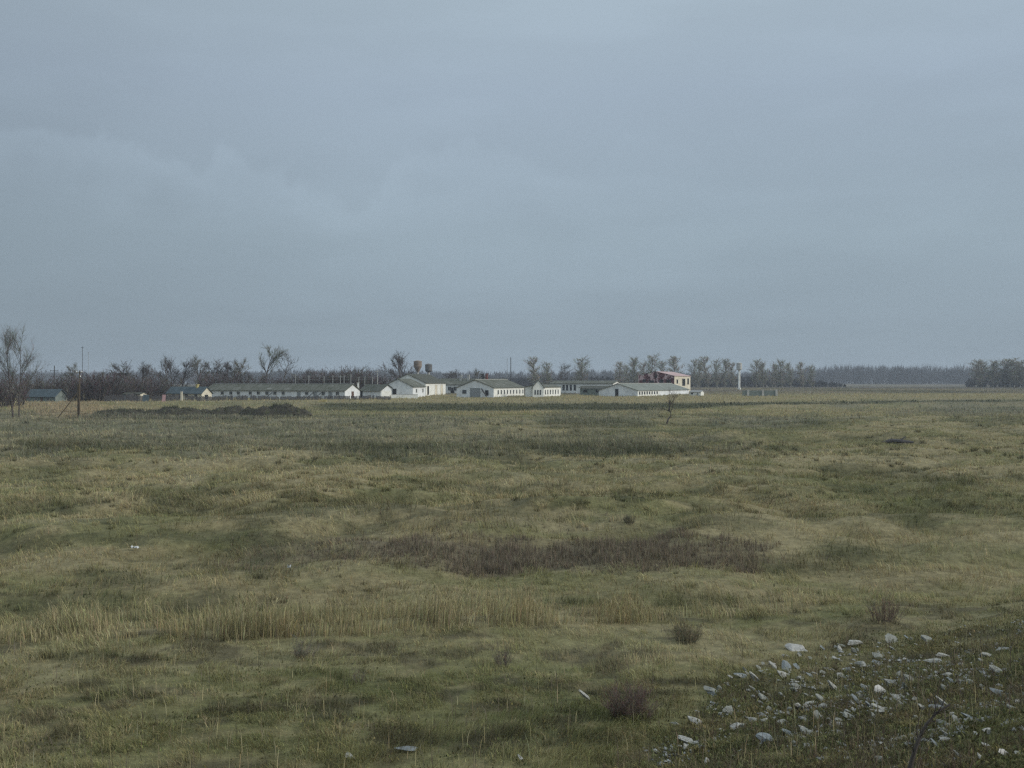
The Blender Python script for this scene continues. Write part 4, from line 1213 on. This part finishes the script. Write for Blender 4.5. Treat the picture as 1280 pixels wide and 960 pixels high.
sh = [lambda: make_tree("bare_shrub", shrub(21, 5, 6, (.115, .088, .086), .045, 60, 9, 4, .75), "stems"), lambda: make_tree("bare_shrub", shrub(22, 5, 6, (.095, .083, .08), .045, 60, 9, 4, .75), "stems"), lambda: make_tree("bare_shrub", shrub(23, 5, 5, (.105, .092, .078), .045, 55, 9, 4, .75), "stems")]
SG = "bare bushes left of the farm"
for i, (px, Y, top, lab, ws) in enumerate((
        (6, 205, 466, "dark brown bush under the large two stemmed tree", 1.3),
        (40, 262, 468, "dark bush behind the cottage on the left", 1.4),
        (58, 258, 469, "low bush right behind the cottage gable on the left", 1.3),
        (88, 262, 469, "dark bush between the cottage and the braced pole", 1.3),
        (77, 240, 485, "small greenish bush beside the cottage wall", 1.6),
        (108, 246, 464, "purplish bush just right of the braced pole", 1.1),
        (122, 244, 462, "purplish bush, tallest of the clump right of the braced pole", 1.1),
        (136, 248, 463.5, "brown bush in the middle of the clump left of the raised shelter", 1.1),
        (148, 250, 470, "dark bush below the raised shelter", 1.2),
        (172, 256, 468, "dark bush behind the pale hut", 1.3),
        (187, 262, 470, "low dark bush right of the round crowned tree", 1.5),
        (203, 266, 470, "low dark bush behind the bluish roof cottage", 1.5),
        (265, 300, 464, "brown bush over the left end of the long barn roof", 1.3),
        (290, 300, 466, "low brown bush over the long barn roof left of the green tinged tree", 1.4),
        (318, 302, 465, "brown bush below the taller leaning tree", 1.3),
        (345, 304, 470, "low bush between the two leaning trees", 1.5),
        (366, 305, 469, "low bush right of the thinner leaning tree", 1.4),
        (385, 306, 465, "rounded dark bush behind the pale posts, nearest the leaning trees", 1.35),
        (408, 306, 461.5, "broad dark bush behind the middle of the pale posts", 1.3),
        (424, 305, 459, "dark bush left of the tallest dark bush above the barn end", 1.1),
        (437, 305, 456, "tallest dark bush above the bright end of the long barn", 1.1),
        (452, 308, 462, "dark bush above the white flue stack", 1.2),
        (462, 310, 467, "low dark bush left of the one armed utility pole", 1.3),
        (484, 320, 468, "dim low bush left of the barn with the broad grey gable", 1.5))):
    plant('sh%d' % (i % 3), px, Y, top, lab, "bush", SG, 5, ws, None, sh[i % 3])

TG = "bare trees behind the farm"
tr_m = [lambda: make_tree("bare_tree", spreading(31, 10, 1, (0, 0), .22, .85, (.115, .10, .092), (13, 9), .042, .22, 1.5)),
        lambda: make_tree("bare_tree", spreading(32, 10, 2, (0, 0), .22, .8, (.11, .097, .092), (12, 9), .042, .22, 1.2)),
        lambda: make_tree("bare_tree", spreading(33, 10, 1, (.02, 0), .2, .7, (.13, .118, .085), (13, 9), .042, .22, 1.5, .1))]
for i, (px, Y, top, lab, ws, k) in enumerate((
        (93, 275, 452, "thin bare tree behind the braced pole", .8, 2),
        (160, 272, 453.5, "round crowned bare tree right above the raised shelter", 1.05, 0),
        (174, 276, 454, "bare tree with a rounded top just right of the raised shelter tree", .9, 1),
        (214, 318, 447, "bare tree left above the bluish roof cottage", .9, 1),
        (228, 322, 450, "bare tree straight above the bluish roof cottage", .9, 0),
        (246, 316, 442, "bare tree with a pointed top above the yellow chimney", .75, 2),
        (270, 325, 451, "broad bare tree above the left end of the long barn", 1.2, 0),
        (288, 328, 452, "broad bare tree left of the green tinged tree", 1.1, 1),
        (306, 318, 446, "dense green tinged tree left of the leaning trees", .8, 2),
        (395, 330, 462, "low distant tree behind the pale posts", 1.2, 0),
        (506, 340, 441.5, "airy round bare tree left of the tan water tower", 1.0, 1),
        (700, 520, 455, "small faint tree between the poplars", .9, 0),
        (559, 430, 465, "low tree right of the dark barrel water tower", 1.2, 0),
        (573, 440, 463, "low tree over the back barn left of its chimneys", 1.2, 1),
        (596, 430, 459.5, "dark tree behind the sooty black chimney", .9, 2))):
    plant('tr%d' % k, px, Y, top, lab, "tree", TG, 9.8, ws * 1.3, None, tr_m[k])
# two leaning trees
plant('lean1', 324, 300, 431.5, "taller leaning tree with a pale tuft at its top above the long barn", "tree", TG, 9.6, 1.0, 0,
      lambda: make_tree("leaning_tree", spreading(41, 10, 1, (.30, 0), .48, .7, (.14, .14, .095), (14, 10), .036, .24, 1.1, .07)))
plant('lean2', 349, 300, 440, "thinner leaning tree right of the taller leaning one", "tree", TG, 9.3, 1.0, 0,
      lambda: make_tree("leaning_tree", spreading(42, 10, 1, (.32, 0), .4, .8, (.11, .10, .088), (8, 7), .032, .2, .9, .06)))

pop = [lambda: make_tree("poplar_tree", poplar(51, 14, (.32, .30, .235)), bark=M_PALEBARK), lambda: make_tree("poplar_tree", poplar(52, 14, (.28, .27, .205), width=1.15), bark=M_PALEBARK), lambda: make_tree("poplar_tree", poplar(53, 14, (.30, .285, .215), width=.85), bark=M_PALEBARK)]
PG = "poplars behind the farm"
PD = [(671, 450, 445, "tall poplar with a loose crown right of the black mast", 1.0, 0), (683, 455, 452, "shorter poplar leaning against the tall loose crowned one", .9, 1), (728, 460, 446.5, "lone oval poplar above the far white barn", 1.15, 1)]
row = ((773, 451, .9), (782, 455, .8), (792, 446, 1.2), (806, 452, .9), (815, 443, 1.0), (830, 451, 1.0), (847, 444, 1.15), (867, 449, .9), (874, 453, .8), (885, 444.5, 1.1), (896, 449, .8), (906, 448, 1.0), (917, 452, .9),
       (945, 449, 1.0), (954, 452, 1.0), (965, 454, .9), (977, 449.5, 1.15), (988, 453, .9), (1004, 451.5, .9), (1015, 456, .8))
ordn = ("first", "second", "third", "fourth", "fifth", "sixth", "seventh", "eighth", "ninth", "tenth", "eleventh", "twelfth", "thirteenth", "fourteenth", "fifteenth", "sixteenth", "seventeenth", "eighteenth", "nineteenth", "last")
for i, (px, top, ws) in enumerate(row):
    PD.append((px, 560 + (i * 37) % 70, top, f"{ordn[i]} poplar from the left in the long row right of the lone poplar", ws, i % 3))
for px, Y, top, lab, ws, k in PD:
    plant('pop%d' % k, px, Y, top, lab, "poplar", PG, 13.8, ws * 1.75, None, pop[k])
GG = "trees of the grove at the right edge"
for i, (px, Y, top, lab, ws, k) in enumerate(((1222, 640, 448.5, "leftmost tree of the grove at the right edge", 1.1, 0), (1229, 648, 451, "second tree from the left of the right edge grove", 1.3, 1), (1240, 640, 450, "third tree from the left of the right edge grove", 1.4, 2),
        (1251, 645, 448.5, "fourth tree from the left of the right edge grove", 1.4, 0), (1262, 640, 447.5, "fifth and tallest tree of the right edge grove", 1.4, 1), (1270, 650, 452, "sixth tree from the left of the right edge grove", 1.2, 2), (1279, 640, 450, "last tree of the grove, cut by the right edge of the picture", 1.3, 1), (1292, 640, 449, "tree of the grove just beyond the right edge", 1.3, 0))):
    plant('pop%d' % k, px, Y, top, lab, "tree", GG, 13.8, ws * 1.9, None, pop[k])

# crooked little tree in the field
def crooked():
    t = Tree(61); R = t.r
    pts = [Vector(p) for p in ((0, 0, -.3), (.35, 0, .7), (.75, .05, 1.25), (.72, 0, 1.75), (.3, 0, 2.05))]
    t.br.append((pts, .15, 0))
    for d, ln in (((-.75, .1, .5), 1.6), ((.2, -.2, 1), 3.4), ((.45, .2, 1), 3.1), ((.05, .3, 1), 3.0), ((.7, 0, .7), 2.4), ((-.1, 0, 1), 3.4)):
        p = pts[3].lerp(pts[4], R.random())
        lp, ld = t.branch(p, Vector(d), ln, .055, 1, 6, .16, .06)
        for q in range(12):
            p2, d2 = t.side(lp, .2 + .78 * R.random()); sp, sd = t.branch(p2, t.perp(d2, R.uniform(.3, .8)), ln * R.uniform(.15, .35), .016, 2, 4, .14, .06)
            for w in range(6):
                p3, d3 = t.side(sp, R.random() * .98); t.branch(p3, t.perp(d3, R.uniform(.3, .9)), R.uniform(.25, .55), .009, 3, 2, .15, .04)
    return make_tree("crooked_tree", t.meshes((.10, .075, .065)))
X, Y, Z = hit(832.5, 530); o = crooked(); o.location = (X, Y, Z); tag(o, "small crooked bare tree with a bent trunk alone in the field", "tree")

# far wood on the horizon
def far_wood():
    n = 7600
    X = RNG.uniform(-1150, 1150, n); Y = 1250 + RNG.random(n) * 260 + 40 * np.sin(X / 170)
    n2 = 1300
    Y2 = RNG.uniform(640, 720, n2); X2 = np.where(RNG.random(n2) < .76, RNG.uniform(-.10, .335, n2), RNG.uniform(.455, .60, n2)) * Y2
    X = np.concatenate([X, X2]); Y = np.concatenate([Y, Y2]); n = n + n2
    env = .62 + .55 * fbm(X / 90, Y / 400, 141, 3)
    Hh = (12.5 * env + 4) * RNG.uniform(.75, 1.2, n) * np.where(Y < 1000, .42 * np.interp(X / Y, [-.11, -.04, .25, .32, .335, .455, .48, .6], [.3, 1, 1, .35, .2, .5, 1.2, 1.2]), 1 + .35 * (fbm(X / 45, Y / 300, 142, 3) - .4))
    Hh = Hh * np.interp(X / Y, [-.6, -.15, 0, .2, .28, .33, .6], [1.15, 1.1, 1.0, 1.05, 1.3, 1.45, 1.35])
    m = 34
    P = np.repeat(np.stack([X, Y, gz(X, Y)], 1), m, 0); H2 = np.repeat(Hh, m)
    u = RNG.random(n * m)
    zz = u ** .8 * .78; r = (.22 * np.sin(np.pi * np.clip(zz + .12, 0, 1))) * H2 * RNG.random(n * m) ** .5
    a = RNG.uniform(0, 6.28, n * m)
    P[:, 0] += np.cos(a) * r; P[:, 1] += np.sin(a) * r; P[:, 2] += zz * H2
    col = np.repeat(np.array([[.060, .060, .062]]) * (.7 + .6 * RNG.random((n, 1))), m, 0)
    parts = [blades(P, H2 * RNG.uniform(.14, .3, n * m), RNG.uniform(.35, .75, n * m), a, RNG.uniform(0, .4, n * m), vary(col, .15), seg=1, root=1, tip=1)]
    parts.append(blades(np.stack([X, Y, gz(X, Y) - .5], 1), Hh * .95, np.full(n, .6), RNG.uniform(0, 6, n), np.full(n, .03), np.tile(np.array([[.07, .06, .055]]), (n, 1)), seg=1, root=1, tip=1))
    v, t, c = combine(parts)
    o = link("distant_wood", np_mesh("distant_wood", v, t, M_TWIG, c))
    tag(o, "hazy blue grey wood along the whole horizon behind the farm", "wood", kind="stuff")
far_wood()

# ---------------------------------------------------------------- near shrubs, sapling, stones, litter
def near_shrub(px, py, wpx, hpx, label, seed, col, stems=26, name="dead_shrub", sub=7, tw=4):
    X, Y, Z = hit(px, py); H = hpx / F * Y; W = wpx / F * Y
    o = make_tree(name, shrub(seed, 1.0, W / H * .75, tuple(c * 1.6 for c in col), .0048, int(stems * 1.5), sub + 5, tw + 3, .8), "stems", M_NEARBARK); o.location = (X, Y, Z); o.scale = (H, H, H); tag(o, label, "shrub", "dead shrubs in the near turf")
near_shrub(787, 897, 74, 48, "bushy brown dead shrub, the biggest in the near turf", 71, (.10, .075, .062), 60, sub=8, tw=5)
near_shrub(858, 803, 40, 34, "olive brown dead shrub behind the belt of reeds on the right", 72, (.11, .10, .065), 34)
near_shrub(379, 822, 40, 34, "thin grey dead shrub in front of the reeds on the left", 73, (.12, .11, .09), 16)
near_shrub(629, 833, 18, 40, "tall narrow dead shrub in the middle of the near turf", 74, (.09, .075, .065), 9)
near_shrub(447, 855, 22, 26, "small sparse dead shrub left of the narrow one", 75, (.10, .085, .07), 8)
near_shrub(786, 655, 22, 14, "single dark shrub in the middle of the field above the brush band", 76, (.05, .05, .035), 30)
near_shrub(1104, 778, 60, 40, "reddish brown dead shrub above the rubble slope", 77, (.13, .10, .075), 26)

def sapling():
    t = Tree(81); R = t.r
    P = [(1126, 985, 0), (1140, 950, 0), (1148, 925, 0), (1158, 905, 0), (1172, 890, 0), (1188, 880, 0)]
    X, Y, Z = hit(1128, 1000)
    pts = [Vector(((px - 640) / F * Y, Y, CAMZ - (py - HZ) / F * Y)) - Vector((X, Y, Z)) for px, py, _ in P]
    pts[0].z = -.1; pts[0].x = 0
    t.br.append((pts, .03, 0))
    for q in range(26):
        p2, d2 = t.side(pts, .25 + .73 * R.random()); sp, sd = t.branch(p2, t.perp(d2, R.uniform(.3, .9)), R.uniform(.15, .45), .005, 1 if q < 6 else 2, 4, .12, .08)
        for w in range(3):
            p3, d3 = t.side(sp, R.random() * .98); t.branch(p3, t.perp(d3, R.uniform(.3, .8)), R.uniform(.06, .16), .003, 3, 2, .1, .05)
    o = make_tree("bent_sapling", t.meshes((.055, .045, .042))); o.location = (X, Y, Z); tag(o, "dark bent leafless sapling in front of the rubble slope", "sapling")
sapling()

def stone_mesh(seed, mat):
    import bmesh
    rnd = random.Random(seed); bm = bmesh.new(); bmesh.ops.create_icosphere(bm, subdivisions=3, radius=1.25)
    planes = [(Vector((rnd.gauss(0, 1), rnd.gauss(0, 1), rnd.gauss(0, .8))).normalized(), rnd.uniform(.38, .8)) for _ in range(11)]
    for v in bm.verts:
        for n, d in planes:
            k = v.co.dot(n)
            if k > d: v.co -= n * (k - d)
        v.co.z *= .75
        v.co += Vector((rnd.gauss(0, 1), rnd.gauss(0, 1), rnd.gauss(0, 1))) * .02
    me = bpy.data.meshes.new("rubble_stone"); bm.to_mesh(me); bm.free(); me.materials.append(mat); return me
stones = [stone_mesh(i, M_STONE) for i in range(8)]
stoneb = [stone_mesh(20 + i, M_STONEB) for i in range(3)]
stoned = [stone_mesh(40 + i, M_STONED) for i in range(4)]
stonew = [stone_mesh(30 + i, M_STONEW) for i in range(3)]
def stone(px, py, sz, me, label, flat=.6, tilt=.5):
    X, Y, Z = hit(px, py)
    o = link("rubble_stone", me); r = sz / 2 / F * Y
    o.scale = (r * random.uniform(1.0, 1.5), r * random.uniform(.55, .95), r * flat * random.uniform(.45, 1.0))
    o.rotation_euler = (random.uniform(.1, .9), random.uniform(.0, .8), random.gauss(0, .45))
    o.location = (X, Y, Z + r * .34 * flat + .04)
    tag(o, label, "stone", "rubble stones on the near slope")
for px, py, sz, me, lab in (
        (990, 812, 19, stonew[0], "brightest white stone, at the upper left end of the rubble slope"),
        (1070, 808, 25, stones[1], "large pale rounded stone at the top of the rubble slope"),
        (1041, 864, 22, stones[2], "long pale slab tilted in the middle of the rubble slope"),
        (1102, 868, 16, stonew[1], "cream stone right of the long pale slab"),
        (961, 930, 24, stoneb[0], "bluish slab at the lower left of the rubble slope"),
        (918, 914, 20, stones[4], "pale grey stone left above the bluish slab"),
        (889, 868, 15, stoneb[1], "grey blue stone at the left edge of the rubble slope"),
        (733, 876, 16, stones[3], "lone pale stone left of the bushy brown shrub"),
        (438, 950, 16, stones[5], "grey stone at the bottom edge of the near turf, left of the streaked slab"),
        (508, 940, 22, stoneb[2], "streaked bluish slab near the bottom edge, left of the centre"),
        (650, 952, 11, stones[2], "small pale stone at the bottom edge near the centre"),
        (1172, 938, 17, stoneb[0], "blue grey stone right of the bent sapling"),
        (1170, 832, 24, stones[6], "long pale stone at the upper right of the rubble slope"),
        (1258, 950, 18, stonew[1], "pale stone at the bottom right corner of the rubble slope"),
        (1213, 796, 9, stonew[0], "small white stone near the top edge of the rubble slope"),
        (1213, 906, 13, stones[0], "pale flat stone right above the blue grey stone"),
        (1155, 892, 22, stones[7], "broken pale stone behind the tip of the bent sapling"),
        (1008, 905, 13, stones[1], "pale grey stone below the cream and slab stones"),):
    stone(px, py, sz, me, lab)
cnt = 0
rs_ = random.Random(5)
while cnt < 280:
    px = rs_.uniform(840, 1279); py = rs_.uniform(795, 958)
    line = np.interp(px, [830, 900, 1000, 1290], [915, 850, 815, 775])
    if py < line: continue
    c0 = math.exp(-((px - 1080) / 190) ** 2 - ((py - 875) / 66) ** 2)
    if rs_.random() > .12 + .88 * c0: continue
    me = rs_.choice(stones + stoned * 2 + stoneb)
    stone(px, py, rs_.choice((6, 6, 7, 7, 8, 9, 10, 11, 12, 14, 16, 18)), me, "small grey stone among the many half buried in weeds on the near slope")
    cnt += 1

def chips():
    n = 9500
    X, Y = screen_points(n, 800, 1560, 770, 1150)
    px, py = pxpy(X, Y)
    k = RNG.random(n) < zone_slope(px, py) ** 2 * smooth((py - 775) / 60) * smooth((fbm(X / 1.2, Y / 1.0, 151, 3) - .36) / .3)
    X, Y = X[k], Y[k]; n = len(X)
    base = np.array([(1, 0, -.3), (-.5, .8, -.3), (-.6, -.7, -.3), (.1, .1, .75), (.8, .5, .2), (-.8, .1, .3)])
    tri = np.array([(0, 4, 3), (4, 1, 3), (1, 5, 3), (5, 2, 3), (2, 0, 3), (0, 1, 4), (1, 2, 5)])
    sc = RNG.uniform(.01, .052, n) ; a = RNG.uniform(0, 6.28, n)
    B = base[None] * np.stack([sc * 1.5, sc, sc * .7], 1)[:, None] * RNG.uniform(.7, 1.3, (n, 6, 3))
    V = np.stack([B[..., 0] * np.cos(a)[:, None] - B[..., 1] * np.sin(a)[:, None], B[..., 0] * np.sin(a)[:, None] + B[..., 1] * np.cos(a)[:, None], B[..., 2]], 2)
    V = V + np.stack([X, Y, gz(X, Y) + .03], 1)[:, None]
    T = (tri[None] + np.arange(n)[:, None, None] * 6).reshape(-1, 3)
    col = np.repeat(np.array([[.36, .365, .355]]) * RNG.uniform(.45, 1.3, (n, 1)), 6, 0)
    o = link("stone_chips", np_mesh("stone_chips", V.reshape(-1, 3), T, M_TWIG, col)); tag(o, "fine grey rubble chips strewn between the stones of the near slope", "rubble", kind="stuff")
    # dry brown weeds tangled through the rubble
    n = 12000
    X, Y = screen_points(n, 740, 1700, 745, 1250)
    px, py = pxpy(X, Y)
    k = RNG.random(n) < zone_slope(px, py) * smooth((fbm(X / 1.2, Y / 1.2, 152, 3) - .36) / .2)
    X, Y = X[k], Y[k]; n = len(X)
    base = np.where(RNG.random((n, 1)) < .6, np.array([[.16, .12, .085]]), np.array([[.22, .20, .12]])) * RNG.uniform(.5, 1.2, (n, 1))
    v, t, c = twig_fans(np.stack([X, Y, gz(X, Y)], 1), RNG.uniform(.10, .32, n), 6, np.full(n, .007), .6, base)
    o = link("dry_weeds", np_mesh("dry_weeds", v, t, M_TWIG, c)); tag(o, "tangled dry brown weeds growing through the rubble slope", "weeds", kind="stuff")
chips()

def scrap(px, py, wpx, label, seed):
    X, Y, Z = hit(px, py); r = wpx / 2 / F * Y; rnd = random.Random(seed)
    m = MB(); n = 7; P = []
    for j in range(4):
        for i in range(n):
            P.append((r * (2 * i / (n - 1) - 1) + rnd.gauss(0, .02), r * .5 * (2 * j / 3 - 1), .06 + abs(rnd.gauss(0, .05))))
    P += [(x, y, z - .012) for x, y, z in P]
    N = 4 * n; f = []
    for j in range(3):
        for i in range(n - 1):
            a = j * n + i; f += [(a, a + 1, a + n + 1, a + n), (N + a + n, N + a + n + 1, N + a + 1, N + a)]
    m.poly(P, f); o = m.build("plastic_scrap", M_PLASTIC); o.location = (X, Y, Z + .06); tag(o, label, "litter", "scraps of litter in the field")
scrap(168, 689, 9, "white plastic scrap lying on the grass at the left", 1)
scrap(362, 714, 4, "tiny white scrap lying in the brown weeds", 2)
# dark fallen log
X, Y, Z = hit(1122, 555)
m = MB(); m.tube([(-1.6, 0, .1), (-.6, .1, .3), (.4, 0, .22), (1.7, .2, .12)], [.12, .2, .2, .1], 7); m.tube([(.2, 0, .3), (.7, .1, .6), (.9, .1, .75)], [.08, .06, .02], 5)
o = m.build("fallen_log", M_FENCE); o.location = (X, Y, Z); tag(o, "dark fallen log lying in the grass at the right", "log")

# ---------------------------------------------------------------- haze
m = bpy.data.materials.new("haze_air"); m.use_nodes = True; t = m.node_tree; t.nodes.clear()
pv = t.nodes.new("ShaderNodeVolumePrincipled"); pv.inputs["Color"].default_value = (.80, .88, 1.0, 1); pv.inputs["Density"].default_value = .00027; pv.inputs["Anisotropy"].default_value = 0.0
mo = t.nodes.new("ShaderNodeOutputMaterial"); t.links.new(pv.outputs[0], mo.inputs["Volume"])
hz = MB().box(-4800, -80, -2.0, 4800, 4100, 36).build("haze", m)
tag(hz, "thin bluish haze lying over the plain", "haze", kind="stuff")
